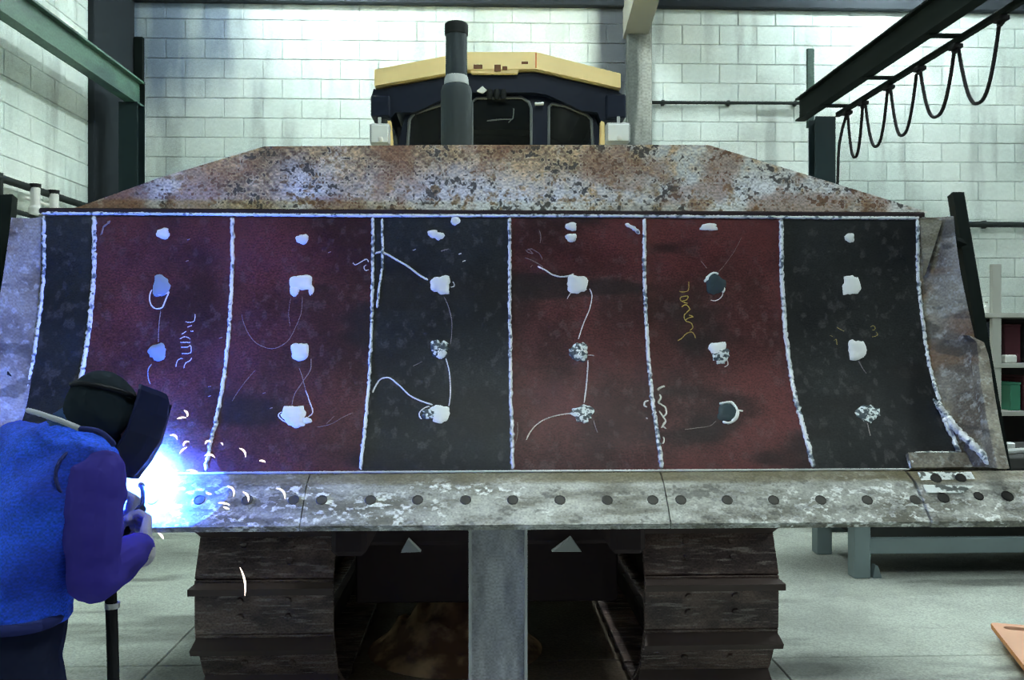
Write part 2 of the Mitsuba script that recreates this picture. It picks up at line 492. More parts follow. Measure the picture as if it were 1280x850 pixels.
# ring beam along the top, concrete column and the rafter that lands on it, corner column
add('wall_back__ring_beam', box(XL, XR, YB - 0.09, YB, 5.215, 5.52, 0.01), 'dark_concrete')
labels['wall_back__ring_beam'] = {'label': 'dark concrete ring beam along the wall top'}
cx0, cx1 = P(782, 200, YB)[0], P(813, 200, YB)[0]
add('wall_back__column', box(cx0, cx1, YB - 0.10, YB, 0, 5.2, 0.012), 'column_concrete')
labels['wall_back__column'] = {'label': 'dark stained concrete column built into the block wall'}
rx0, rx1 = cx0 - 0.03, cx1 - 0.04
add('ceiling__rafter', prism([(YB, 4.90), (YB, ZC), (-4.9, ZC), (-4.9, 5.6), (2.0, 5.5), (7.9, 5.2)], rx0, rx1, 'x'), 'pale_concrete')
labels['ceiling__rafter'] = {'label': 'pale concrete rafter above the column'}
add('wall_left__corner_column', box(XL, XL + 0.07, YB - 0.95, YB - 0.01, 0, 6.5, 0.01), 'corner_dark')
labels['wall_left__corner_column'] = {'label': 'dark stained concrete column in the corner'}
add('wall_back__corner_bar', box(XL + 0.075, XL + 0.17, YB - 0.06, YB - 0.011, 3.9, 4.85, 0.006), 'dark_green_steel')

# lamps under the roof (battens with two tubes) and two on the back wall side
scene['lamp_emit'] = {'type': 'diffuse', 'reflectance': {'type': 'rgb', 'value': [0.8, 0.8, 0.8]}}
LAMPS = []


def batten(x, y, z, L, along, label, power=1.0):
    key = thing('ceiling_lamp', label, 'lamp', 'fluorescent battens under the roof')
    dx, dy = (0.09, L / 2) if along == 'y' else (L / 2, 0.09)
    add(key + '__housing', cat([box(x - dx, x + dx, y - dy, y + dy, z, z + 0.07, 0.01), box(x - 0.01, x + 0.01, y - 0.01, y + 0.01, z + 0.07, ZC)]), 'lamp_body')
    for s in (-1, 1):
        ex, ey = (0.035, L / 2 - 0.03) if along == 'y' else (L / 2 - 0.03, 0.035)
        ox, oy = (s * 0.045, 0) if along == 'y' else (0, s * 0.045)
        c = np.array([x + ox, y + oy, z - 0.025])
        d = np.array([0, ey, 0]) if along == 'y' else np.array([ex, 0, 0])
        add(key + '__tube', tube([c - d, c, c + d], 0.022, 8), 'lamp_emit', emitter={'type': 'area', 'radiance': {'type': 'rgb', 'value': [v * power for v in LAMP]}})


for (x, y, pw, lab) in ((0.6, 1.2, 2.0, 'over the open floor before the blade'), (0.6, 4.4, 1, 'above the bulldozer blade'), (0.6, 7.2, 1.3, 'above the bulldozer cab'), (6.2, 2.0, 1.2, 'over the floor right of the blade'), (6.2, 6.0, 1.7, 'above the workbench')):
    batten(x, y, 6.0, 1.5, 'y', 'fluorescent batten hanging under the roof ' + lab, pw)
batten(-1.6, 8.45, 5.75, 1.2, 'x', 'fluorescent batten hanging near the back wall left of the cab', 1.0)
batten(4.2, 8.3, 5.75, 1.2, 'x', 'fluorescent batten hanging near the back wall over the cable loops', 1.3)

# ------------------------------------------------------------------ crane runway, posts, cables
key = thing('runway_beam', 'green steel I-beam running along the left wall with its shadow below', 'beam')
add(key, prism(ibeam((-3.23, 4.075), 0.24, 0.10, 0.018, 0.012), -4.7, 8.42, 'y'), 'green_paint')
add(key + '__end_plate', box(-3.28, -3.18, 8.42, 8.436, 3.95, 4.20, 0.003), 'dark_green_steel')
key = thing('steel_post', 'dark green steel post in the corner carrying the left crane beam', 'post')
add(key, prism(ibeam((-3.25, 8.30), 0.18, 0.17, 0.012, 0.010), 0.0, 3.955, 'z'), 'teal_dark')
add(key + '__base_plate', box(-3.40, -3.10, 8.14, 8.46, 0.0, 0.02, 0.004), 'dark_green_steel')

key = thing('runway_beam', 'nearly black steel I-beam rising to the upper right above the cable loops', 'beam')
add(key, prism(ibeam((3.22, 4.085), 0.23, 0.10, 0.016, 0.012), -4.7, 8.80, 'y'), 'dark_green_steel')
key = thing('steel_post', 'dark green steel post under the end of the black beam on the right', 'post')
pa, pb = P(1011, 200, 8.74)[0], P(1036, 200, 8.74)[0]
add(key, prism(ibeam(((pa + pb) / 2, 8.66), 0.18, pb - pa, 0.012, 0.010), 0.0, 3.968, 'z'), 'teal_dark')
add(key + '__extension', box(pa - 0.005, pa + 0.065, 8.76, 8.80, 3.9, 4.70, 0.004), 'green_paint')
add(key + '__base_plate', box(pa - 0.06, pb + 0.06, 8.50, 8.82, 0.0, 0.02, 0.004), 'dark_green_steel')

fest = thing('cable_festoon', 'rail with looping black cables hung beside the dark overhead beam', 'cable rail')
RX, RZ = 3.42, 3.924
add(fest + '__rail', box(RX - 0.02, RX + 0.02, -2.0, 8.35, RZ - 0.02, RZ + 0.025, 0.005), 'dark_green_steel')
for y in (8.15, 7.25, 6.22, 5.1, 3.9, 2.6):
    add(fest + '__bracket', box(3.20, RX + 0.02, y - 0.03, y + 0.03, RZ + 0.026, RZ + 0.046, 0.004), 'dark_green_steel')
ycar = [8.12, 7.78, 7.28, 6.76, 6.24, 5.68]
for y in ycar:
    add(fest + '__carrier', cat([box(RX - 0.035, RX + 0.035, y - 0.045, y + 0.045, RZ - 0.055, RZ - 0.021, 0.006),
                                 tube([[RX, y - 0.035, RZ - 0.06], [RX, y, RZ - 0.075], [RX, y + 0.035, RZ - 0.06]], 0.012, 6)]), 'black_rubber')
for i in range(len(ycar) - 1):
    a, b = ycar[i] - 0.03, ycar[i + 1] + 0.03
    sag = (0.42, 0.41, 0.43, 0.41, 0.45)[i]
    pts = []
    for s in np.linspace(-1, 1, 25):
        q = abs(s) ** 2.6
        pts.append([RX + 0.01 * math.sin(i * 2 + s), (a + b) / 2 - s * abs(a - b) / 2 * (1 - 0.10 * (1 - s * s)), RZ - 0.065 - sag * (1 - q)])
    add(fest + '__cable', tube(pts, 0.013, 8), 'black_rubber', True)
e0, e1 = np.array([RX, 8.15, RZ - 0.06]), P(1047, 228, 8.15)
add(fest + '__cable', tube(spline([e0, [e1[0] + 0.008, 8.15, RZ - 0.40], e1, e1 + [-0.05, 0.02, -0.4], [e1[0] - 0.08, 8.2, 0.9], [e1[0] - 0.08, 8.22, 0.1], [e1[0] - 0.08, 8.18, 0.016]], 30), 0.014, 8), 'black_rubber', True)

key = thing('wall_conduit', 'thin dark pipe fixed level along the back wall beside the post', 'pipe')
c0, c1 = P(813, 128, YB - 0.06), P(1008, 129, YB - 0.06)
add(key + '__pipe', tube([c0, (c0 + c1) / 2, c1], 0.017, 8), 'conduit_steel', True)
for s in (0.08, 0.5, 0.93):
    q = c0 + (c1 - c0) * s
    add(key + '__clip', box(q[0] - 0.015, q[0] + 0.015, q[1] - 0.01, YB - 0.009, q[2] - 0.025, q[2] + 0.025, 0.003), 'conduit_steel')
key = thing('wall_pipe', 'dark level pipe along the back wall behind the leaning bar and the shelf rack', 'pipe')
c0, c1 = P(1040, 279, YB - 0.06), P(1420, 282, YB - 0.06)
add(key + '__pipe', tube([c0, (c0 + c1) / 2, c1], 0.03, 8), 'conduit_steel', True)
for s in (0.1, 0.5, 0.9):
    q = c0 + (c1 - c0) * s
    add(key + '__clip', box(q[0] - 0.015, q[0] + 0.015, q[1] - 0.01, YB - 0.009, q[2] - 0.04, q[2] + 0.04, 0.003), 'conduit_steel')

key = thing('wall_pipe', 'pair of dark pipes on the left wall with two white fittings', 'pipe')
XW = XL + 0.10
for (zz, r, y1) in ((2.955, 0.030, 8.6), (2.74, 0.020, 7.1)):
    add(key + '__pipe', tube([[XW, 4.2, zz], [XW, 6, zz], [XW, y1, zz]], r, 8), 'conduit_steel', True)
add(key + '__pipe', tube([[XW + 0.01, 6.9, 2.865], [XW + 0.01, 7.2, 2.86], [XW + 0.01, 7.45, 2.86]], 0.014, 8), 'box_white', True)
add(key + '__stub', tube([[XW, 6.55, 2.60], [XW, 6.55, 2.8], [XW, 6.55, 2.99]], 0.028, 8), 'conduit_steel')
for (y, zt) in ((6.98, 2.985), (7.28, 2.985)):
    f = add(key + '__fitting', lathe([[0, 0], [0.050, 0.0], [0.050, 0.05], [0.036, 0.07], [0.036, 0.21], [0, 0.21]], 14, (XW + 0.045, y, zt - 0.24)), 'box_white', 30)
    add(f + '__cap', lathe([[0, 0.211], [0.042, 0.211], [0.042, 0.24], [0, 0.242]], 14, (XW + 0.045, y, zt - 0.24)), 'black_rubber', 30)
    labels[f] = {'label': 'white fitting with a dark cap'}
for y in (5.0, 6.2, 8.0):
    add(key + '__clip', box(XL + 0.009, XW + 0.01, y - 0.015, y + 0.015, 2.70, 2.99, 0.003), 'conduit_steel')

# ------------------------------------------------------------------ the blade
ZS = np.array([1.20, 1.293, 1.354, 1.536, 1.694, 1.898, 2.098, 2.293, 2.42])
YS = np.array([3.20, 3.28, 3.318, 3.463, 3.548, 3.607, 3.640, 3.640, 3.640])
_prof = PchipInterpolator(ZS, YS)
prof = lambda z: _prof(np.clip(z, 1.20, 2.42))
dprof = _prof.derivative()


def S(px, py, off=0.0):
    """Where the photograph's ray meets the front of the wear panels."""
    Y = 3.5
    for _ in range(25):
        Y = 0.5 * Y + 0.5 * float(prof(P(px, py, Y)[2]))
    p = P(px, py, Y)
    return p + off * N(p[2])


def N(z):
    d = float(dprof(np.clip(z, 1.20, 2.42)))
    n = np.array([0, -1.0, d])
    return n / np.linalg.norm(n)


A_ = np.array
dz = thing('bulldozer', 'yellow-roofed bulldozer with rusty tracks, its raised blade faced with welded red and black plates', 'bulldozer')
blade = dz + '__blade'
labels[blade] = {'label': 'raised curved blade faced with welded dark red and black wear panels'}
ZT, ZB = 2.293, 1.293
SX = [P(x, 270, 3.64)[0] for x in (55, 118, 290.5, 466, 637, 805.5, 976.5, 1147)]


def sheet(x0, x1, zs, front, back):
    """A sheet that follows the blade's profile, from offset front to offset back (metres toward the viewer)."""
    v, f = [], []
    for z in zs:
        y, n = float(prof(z)), N(z)
        for x in (x0, x1):
            v.append(np.array([x, y, z]) + n * front)
            v.append(np.array([x, y, z]) + n * back)
    m = len(zs)
    for i in range(m - 1):
        a, b = 4 * i, 4 * i + 4
        f += [[a, a + 2, b + 2, b], [a + 1, b + 1, b + 3, a + 3], [a, b, b + 1, a + 1], [a + 2, a + 3, b + 3, b + 2]]
    f += [[0, 1, 3, 2], [4 * m - 4, 4 * m - 2, 4 * m - 1, 4 * m - 3]]
    f = np.array(f)
    mesh = trimesh.Trimesh(np.array(v), np.vstack([f[:, [0, 1, 2]], f[:, [0, 2, 3]]]), process=False)
    if mesh.volume < 0: mesh.invert()
    return mesh


add(blade, sheet(SX[0] - 0.03, SX[-1] + 0.03, np.linspace(1.21, ZT + 0.004, 26), -0.018, -0.05), 'wing_steel', 30)
NAMES = ['narrow dark wear panel at the left end', 'purple-red wear panel beside the welder', 'dark red wear panel with a figure-of-eight line', 'black wear panel with two white branching lines',
         'red wear panel with a scribble at its upper left', 'red wear panel with yellow handwriting', 'black wear panel at the right end']
KIND = ['panel_black', 'panel_red', 'panel_red', 'panel_black', 'panel_red', 'panel_red', 'panel_black']
PANEL = []
for i in range(7):
    k = add(blade + '__wear_panel', sheet(SX[i] + 0.006, SX[i + 1] - 0.006, np.linspace(ZB + 0.004, ZT - 0.006, 26), 0.0, -0.017), KIND[i], 25)
    labels[k] = {'label': NAMES[i]}
    PANEL.append(k)


def bead(pts, r, seed, wob=0.35, step=0.009, sides=7):
    """A rippled weld bead along a path of points."""
    p = np.asarray(pts, float)
    d = np.r_[0, np.cumsum(np.linalg.norm(np.diff(p, axis=0), axis=1))]
    n = max(4, int(d[-1] / step))
    s = np.linspace(0, d[-1], n)
    q = np.stack([np.interp(s, d, p[:, k]) for k in range(3)], 1)
    rr = np.random.default_rng(seed)
    rad = r * (1 + wob * (rr.random(n) - 0.5) + 0.18 * (np.arange(n) % 2))
    rad[0] = rad[-1] = r * 0.4
    q[:, 0] += 0.0016 * rr.standard_normal(n)
    return tube(q, rad, sides)


for i, x in enumerate(SX):
    w = (0.0065, 0.0085, 0.0072, 0.0060, 0.0064, 0.0075, 0.0085, 0.0070)[i]
    pts = [np.array([x, float(prof(z)), z]) + N(z) * 0.001 for z in np.linspace(ZB + 0.01, ZT - 0.004, 40)]
    add(blade + '__weld_bead', bead(pts, w, 40 + i), 'weld_metal', True)
# second pass beside the fourth seam
pts = [S(*q, 0.001) for q in ((478, 273), (478, 300), (478, 330), (474, 360), (471, 385))]
add(blade + '__weld_bead', bead(pts, 0.005, 77), 'weld_metal', True)
top = [np.array([x, 3.640, ZT + 0.006 + 0.002 * math.sin(3 * x)]) for x in np.linspace(SX[0] - 0.01, SX[-1] + 0.01, 60)]
add(blade + '__weld_bead', bead(top, 0.0075, 60), 'weld_metal', True)
low = [np.array([x, float(prof(ZB)) - 0.001, ZB + 0.002]) for x in np.linspace(SX[1] + 0.1, P(1137, 588, 3.28)[0], 60)]
add(blade + '__weld_bead', bead(low, 0.0045, 61, 0.2), 'bright_edge', True)
# slanted short bead in the corner of the fifth panel and on the second
pts = [S(*q, 0.001) for q in ((782, 280), (792, 285), (800, 292))]
add(blade + '__weld_bead', bead(pts, 0.007, 62, 0.9, 0.007), 'weld_metal', True)
pts = [S(*q, 0.001) for q in ((137, 276), (130, 284), (126, 294))]
add(blade + '__weld_bead', bead(pts, 0.004, 63, 0.9, 0.007), 'chalk_faint', True)


def patch(panel, cx, cy, rx, ry, bsdf, seed, jag=0.25, h=0.006, square=0.0):
    """An irregular lump of weld metal on the panel, about the pixel size given."""
    rr = np.random.default_rng(seed)
    n = 22
    ph = np.linspace(0, 2 * np.pi, n, endpoint=False)
    k = 1 + jag * (rr.random(n) - 0.5) + 0.10 * np.sin(3 * ph + rr.random() * 6)
    if square:
        k *= 1 + square * (1 / np.maximum(np.abs(np.cos(ph)), np.abs(np.sin(ph))) - 1)
    v, f = [], []
    for ring, (s, hh) in enumerate(((1.0, -0.002), (0.93, h * 0.55), (0.55, h), (0.25, h * 0.9))):
        for a, q in zip(ph, k):
            v.append(S(cx + rx * s * q * math.cos(a), cy + ry * s * q * math.sin(a), hh * (1 + 0.5 * (rr.random() - 0.5)) if hh > 0 else hh))
    v.append(S(cx, cy, h))
    for r in range(3):
        for j in range(n):
            a, b = r * n + j, r * n + (j + 1) % n
            f += [[a, a + n, b + n], [a, b + n, b]]
    for j in range(n):
        f.append([3 * n + j, 4 * n, 3 * n + (j + 1) % n])
    m = trimesh.Trimesh(np.array(v), np.array(f), process=False)
    add(blade + '__weld_patch', m, bsdf, True)


W, M, B = 'weld_patch_white', 'weld_patch_mixed', 'weld_patch_blue'
for j, q in enumerate([
        (1, 204, 292, 9, 7.5, W), (1, 201, 357, 11, 15, B), (1, 197, 440, 11.5, 11.5, B),
        (2, 378, 299, 8.5, 6.5, W), (2, 376, 353, 15, 10, W), (2, 368, 364, 6, 7, W), (2, 389, 362, 3.5, 7, W), (2, 375, 439, 11.5, 11.5, W), (2, 367, 519, 15, 12.5, W), (2, 372, 530, 9, 5, W), (2, 384, 526, 6, 4, W),
        (3, 541, 292, 7, 5, W), (3, 549, 295, 7, 5, W), (3, 569, 276, 6, 6, W), (3, 551, 356, 12.5, 11.5, W), (3, 549, 436, 12, 11, M), (3, 551, 441, 7, 8, W), (3, 550, 517, 12, 11, W), (3, 537, 518, 10, 7, M),
        (4, 714, 283, 7.5, 6, W), (4, 714, 297, 7.5, 5.5, W), (4, 721, 355, 13, 12, W), (4, 723, 440, 12.5, 12, M), (4, 726, 440, 8, 9, W), (4, 728, 517, 14.5, 11, M),
        (5, 886, 284, 11, 4.5, W), (5, 894, 355, 12.5, 14, 'weld_patch_dark'), (5, 897, 436, 11, 9, W), (5, 901, 445, 11, 10, M), (5, 909, 516, 13, 12, 'weld_patch_dark'),
        (6, 1062, 297, 6.5, 6, W), (6, 1064, 357, 11.5, 12, W), (6, 1071, 438, 11.5, 13, W), (6, 1086, 517, 16, 11, M)]):
    if q[5] == 'weld_patch_dark' and 'weld_patch_dark' not in scene:
        mat('weld_patch_dark', (0.035, 0.055, 0.065), 0.4)
    patch(*q, seed=200 + j, jag=0.42 if q[5] == M else 0.22, square=0.5 if q[5] == W and q[3] > 10 else 0.0)
# bright rims left on the two dark patches
def line(panel, pts, w, bsdf, n=None, name='chalk_line', smooth=True):
    q = spline([[x, y, 0] for x, y in pts], n or max(6, 5 * len(pts))) if smooth else np.array([[x, y, 0] for x, y in pts])
    p = np.array([S(x, y, 0.0005) for x, y, _ in q])
    r = np.full(len(p), w / 2.0)
    r[0] *= 0.5; r[-1] *= 0.5
    return add(blade + '__' + name, tube(p, r, 5), bsdf, True)


for pts, w in ((((884, 351), (886, 345), (893, 341), (898, 343)), 0.011), (((880, 352), (883, 349), (884, 345)), 0.012), (((905, 356), (905, 362), (903, 366)), 0.009),
               (((899, 505), (905, 504), (913, 503), (918, 507), (921, 513)), 0.013), (((922, 512), (921, 520), (915, 527)), 0.018), (((903, 527), (910, 529), (917, 526)), 0.013), (((921, 513), (929, 514)), 0.008)):
    line(5, pts, w, 'weld_patch_white', name='weld_rim')
CW, CF, CY = 'chalk_white', 'chalk_faint', 'chalk_yellow'
for (i, w, c, pts) in [
        # second panel from the left
        (1, .006, CW, ((190, 362), (187, 373), (189, 381), (196, 386), (202, 385), (207, 375), (211, 366))), (1, .007, CW, ((194, 366), (200, 369), (207, 367), (212, 365))),
        (1, .004, CF, ((201, 388), (199, 405), (198, 428))), (1, .005, B, ((190, 455), (185, 464), (188, 480))),
        # third
        (2, .002, CF, ((364, 372), (361, 392), (363, 408))), (2, .0025, CF, ((378, 370), (377, 388), (370, 408), (358, 428), (340, 436), (322, 430), (308, 412), (302, 392))),
        (2, .0025, CF, ((290, 502), (303, 482), (320, 462))), (2, .004, CF, ((389, 448), (389, 458), (378, 478), (368, 494), (365, 508))), (2, .005, CW, ((382, 488), (387, 502), (391, 515), (384, 522))),
        (2, .003, CF, ((374, 460), (378, 472), (382, 488))), (2, .005, CW, ((352, 515), (348, 519), (354, 526), (364, 529))), (2, .003, CF, ((396, 534), (414, 530), (428, 522), (441, 516))), (2, .003, CF, ((408, 530), (418, 520))),
        # fourth
        (3, .009, CW, ((469, 317), (476, 315), (482, 317), (496, 325), (510, 333), (523, 343), (535, 350))), (3, .003, CF, ((555, 371), (562, 388), (565, 405), (563, 430))),
        (3, .005, CW, ((557, 448), (562, 468), (563, 488), (561, 508))), (3, .007, CW, ((466, 491), (470, 482), (478, 473), (484, 472), (498, 481), (513, 495), (528, 502), (541, 506))),
        (3, .006, CW, ((527, 524), (524, 518), (528, 512), (537, 508))), (3, .004, CW, ((566, 352), (568, 357), (563, 359))), (3, .005, CF, ((551, 314), (561, 311))), (3, .003, CF, ((528, 452), (516, 458))),
        (2, .005, CW, ((441, 328), (444, 331), (452, 327), (458, 324), (461, 328))), (2, .004, CW, ((458, 331), (455, 334), (457, 338), (461, 337))),
        # fifth
        (4, .007, CW, ((672, 333), (682, 338), (692, 344), (702, 346), (711, 345), (717, 342))), (4, .003, CF, ((656, 322), (668, 327), (679, 334))), (4, .003, CF, ((659, 313), (664, 311), (668, 313), (675, 318), (678, 325))),
        (4, .003, CF, ((657, 312), (661, 316), (666, 317), (660, 311))), (4, .003, CF, ((663, 334), (666, 331))), (4, .003, CF, ((674, 288), (676, 296), (675, 304))),
        (4, .005, CW, ((737, 361), (740, 370), (738, 383), (730, 403), (723, 424))), (4, .006, CW, ((735, 450), (734, 470), (730, 504))), (4, .005, CW, ((658, 550), (666, 536), (678, 526), (694, 520), (713, 517))),
        (4, .004, CF, ((742, 526), (744, 533), (747, 541))), (4, .004, CW, ((714, 366), (711, 370), (709, 374))), (4, .004, CW, ((735, 444), (739, 444), (743, 445))), (4, .003, CF, ((644, 555), (647, 540), (647, 528))),
        # sixth
        (5, .004, CW, ((904, 366), (900, 373), (893, 376), (888, 375))), (5, .002, CF, ((927, 296), (919, 312), (905, 332), (898, 340))), (5, .0025, CF, ((876, 326), (884, 336))), (5, .003, CF, ((895, 526), (886, 533), (872, 535), (856, 537))),
        (5, .004, CW, ((907, 448), (910, 455), (905, 459))),
        (5, .010, CW, ((822, 488), (827, 484), (831, 483))), (5, .008, CW, ((824, 493), (826, 497), (823, 503), (827, 506), (832, 510), (833, 516), (829, 521))), (5, .007, CW, ((824, 514), (828, 520), (832, 527), (829, 532), (833, 536))),
        (5, .006, CW, ((827, 535), (831, 527))), (5, .006, CW, ((829, 546), (830, 551), (828, 555))), (4, .007, CW, ((811, 501), (806, 503), (805, 506), (809, 509))), (4, .006, CW, ((808, 522), (809, 524))),
        # seventh
        (6, .0045, CF, ((1073, 451), (1078, 460), (1083, 467))), (6, .004, CF, ((1084, 528), (1086, 537), (1088, 545))),
        (6, .002, CY, ((1046, 409), (1051, 412), (1055, 414))), (6, .002, CY, ((1037, 419), (1041, 421))), (6, .002, CY, ((1042, 426), (1045, 424), (1046, 431))), (6, .002, CY, ((1088, 409), (1092, 407), (1094, 411), (1090, 413))), (6, .002, CY, ((1090, 421), (1097, 418), (1095, 415)))]:
    line(i, pts, w, c)
# yellow handwriting on the sixth panel, pale handwriting on the second, both written upward
for pts in (((847, 426), (852, 423), (858, 417), (864, 415), (867, 417), (869, 423)), ((862, 413), (866, 409), (864, 404), (857, 401), (856, 399)),
            ((856, 400), (855, 395), (858, 391), (862, 387), (863, 386)), ((857, 400), (862, 397), (866, 396), (861, 394)), ((852, 384), (857, 381), (861, 384), (862, 386)),
            ((860, 379), (855, 378), (850, 374), (852, 371), (860, 370)), ((853, 376), (859, 374), (860, 370)), ((849, 364), (855, 365), (860, 363), (861, 358), (861, 352))):
    line(5, pts, .0042, CY, name='handwriting')
for pts in (((220, 459), (221, 453), (224, 449), (229, 448)), ((230, 461), (232, 454), (237, 451), (240, 447)), ((227, 442), (234, 442), (239, 440), (239, 434), (237, 431)), ((226, 434), (232, 434), (238, 432)),
            ((225, 428), (231, 428), (238, 428)), ((225, 424), (231, 421), (238, 424)), ((227, 418), (233, 414)), ((234, 409), (240, 407)), ((238, 414), (242, 414)), ((232, 402), (238, 403), (243, 401), (244, 393))):
    line(1, pts, .0035, CW, name='handwriting')
for (i, x, y) in ((1, 236, 300), (1, 234, 327), (2, 412, 316), (2, 330, 492), (3, 518, 313), (3, 580, 327), (3, 575, 318), (2, 276, 423), (1, 262, 484), (1, 262, 496), (2, 339, 511)):
    line(i, ((x - 2, y), (x + 2, y - 1.5)), 0.004, CW if i == 3 else CF, name='scratch')

# spill guard above the panels
YG = 3.655
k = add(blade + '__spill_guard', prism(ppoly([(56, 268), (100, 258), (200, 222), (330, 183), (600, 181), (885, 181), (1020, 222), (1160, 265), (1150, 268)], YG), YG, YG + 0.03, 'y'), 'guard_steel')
labels[k] = {'label': 'rusty spill guard plate along the top with flaking paint'}
add(blade + '__top_bar', box(SX[0] - 0.02, SX[-1] + 0.03, 3.633, 3.655, ZT + 0.004, ZT + 0.028, 0.006), 'belly_steel')

# cutting edge segments with plough bolts
sec = [(3.262, 1.290), (3.20, 1.262), (3.075, 1.140), (3.085, 1.120), (3.12, 1.118), (3.31, 1.262), (3.31, 1.290)]
fx0, fz0 = sec[1], sec[2]
def face(px, py):
    """The cutting edge's sloped face at a pixel."""
    a, b = np.array(sec[1]), np.array(sec[2])
    Y = 3.14
    for _ in range(20):
        p = P(px, py, Y)
        s = np.clip((1.262 - p[2]) / (1.262 - 1.140), -0.5, 1.5)
        Y = 0.5 * Y + 0.5 * (3.20 - s * 0.125)
    return P(px, py, Y)


cutx = [-1.56, P(379, 630, 3.14)[0], P(834, 630, 3.14)[0], P(1152, 630, 3.14)[0]]
fn_ = np.array([0, -0.122, 0.125]); fn_ /= np.linalg.norm(fn_)
boltx = [[191, 249, 309, 367], [402, 463, 522, 582, 641, 700, 759, 816], [851, 909, 967, 1026, 1084, 1144]]
def bolt_mesh(p, r=0.0205):
    m = lathe([[0, -0.006], [r, -0.006], [r, 0.001], [r * 0.86, 0.003], [r * 0.80, 0.001], [0, 0.0025]], 14)
    m.apply_transform(trimesh.geometry.align_vectors([0, 0, 1], fn_))
    m.apply_translation(p)
    return m


for i in range(3):
    e = add(blade + '__cutting_edge', prism(sec, cutx[i] + 0.002, cutx[i + 1] - 0.002, 'x'), 'edge_steel')
    for px in boltx[i]:
        add(blade + '__bolt', bolt_mesh(face(px, 625)), 'bolt_steel', 30)
sec2 = [(3.30, 1.285), (3.25, 1.292), (3.185, 1.262), (3.068, 1.142), (3.078, 1.119), (3.115, 1.116), (3.32, 1.262)]
for s in (-1, 1):
    x0, x1 = (cutx[3] + 0.003, 2.14) if s > 0 else (-2.14, -1.565)
    e = add(blade + '__end_bit', prism(sec2, x0, x1, 'x'), 'edge_steel')
    labels[e] = {'label': 'end bit with square bolt holes' if s > 0 else 'end bit at the left end'}
    if s > 0:
        for px, py, r in ((1169, 600, 0.020), (1200, 599, 0.019), (1178, 624, 0.022), (1258, 622, 0.022), (1222, 622, 0.018)):
            p = face(px, py); 
            if py < 605: p = P(px, py, 3.205)
            add(blade + '__bolt_hole', bolt_mesh(p + fn_ * 0.010, r), 'hole_dark', 30)
ev = [P(x, y, yy) for x, y, yy in ((1147, 591, 3.240), (1213, 591, 3.240), (1221, 606, 3.186), (1152, 606, 3.186))] + [P(1203, 617, 3.152), P(1158, 617, 3.152)]
k = add(blade + '__wear_pad', trimesh.convex.convex_hull(np.array([q + fn_ * o_ for q in ev for o_ in (-0.006, 0.007)])), 'edge_bare')
labels[k] = {'label': 'bare bright pad with two square holes on the end bit'}
# strip over the foot of the last panel and the wing
sx0, sx1 = P(1137, 582, 3.28)[0], P(1262, 582, 3.26)[0]
m = sheet(sx0, sx1, np.linspace(1.292, 1.345, 4), 0.022, -0.002)
k = add(blade + '__foot_strip', m, 'wing_steel')
pts = [np.array([x, float(prof(1.347)), 1.347]) + N(1.347) * 0.012 for x in np.linspace(sx0 + 0.03, sx1 - 0.18, 24)]
add(blade + '__weld_bead', bead(pts, 0.006, 64), 'weld_metal', True)
pts = [S(1137, 575, 0.01), S(1139, 581, 0.012), S(1138, 587, 0.01)]
add(blade + '__weld_bead', bead(pts, 0.011, 65), 'weld_metal', True)

# end wings
def wing(inner, outer, dy, th=0.028):
    """A plate ruled between two edges: inner on the blade's profile, outer swung forward by dy."""
    n, mcol = 14, 6
    t = np.linspace(0, 1, n)
    ins = spline([[*q, 0] for q in inner], n)[:, :2]
    out = spline([[*q, 0] for q in outer], n)[:, :2]
    F0 = []
    for i in range(n):
        a = S(*ins[i])
        yo = a[1] - dy * (0.7 + 0.5 * t[i])
        b = P(out[i][0], out[i][1], yo)
        for j in range(mcol):
            s = j / (mcol - 1)
            p = a + (b - a) * s
            p[1] += 0.03 * math.sin(math.pi * s)
            F0.append(p)
    F0 = np.array(F0)
    Bk = F0 + np.array([0, th, 0])
    v = np.vstack([F0, Bk]); o = len(F0); f = []
    for i in range(n - 1):
        for j in range(mcol - 1):
            a = i * mcol + j
            f += [[a, a + 1, a + mcol + 1], [a, a + mcol + 1, a + mcol], [o + a, o + a + mcol + 1, o + a + 1], [o + a, o + a + mcol, o + a + mcol + 1]]
    rim = [i * mcol for i in range(n)] + [(n - 1) * mcol + j for j in range(1, mcol)] + [i * mcol + mcol - 1 for i in range(n - 2, -1, -1)] + [j for j in range(mcol - 2, 0, -1)]
    for a, b in zip(rim, rim[1:] + rim[:1]):
        f += [[a, b, o + b], [a, o + b, o + a]]
    return trimesh.Trimesh(v, np.array(f), process=False), F0.reshape(n, mcol, 3)


rin = [(1149, 271), (1149, 330), (1155, 390), (1163, 453), (1178, 510), (1203, 568), (1211, 584)]
rout = [(1192, 270), (1199, 330), (1209, 380), (1218, 420), (1228, 470), (1238, 530), (1252, 586)]
m, RW = wing(rin, rout, 0.16)
k = add(blade + '__side_wing', m, 'wing_steel', 40)
labels[k] = {'label': 'curved end wing at the right, brown and grey'}
lin = [(52, 271), (51, 330), (48, 390), (42, 453), (30, 520), (8, 568), (0, 584)]
lout = [(14, 272), (6, 330), (-2, 380), (-12, 430), (-24, 480), (-36, 530), (-52, 586)]
m, LW = wing(lin, lout, 0.16)
k = add(blade + '__side_wing', m, 'wing_steel', 40)
labels[k] = {'label': 'curved end wing at the left behind the welder'}
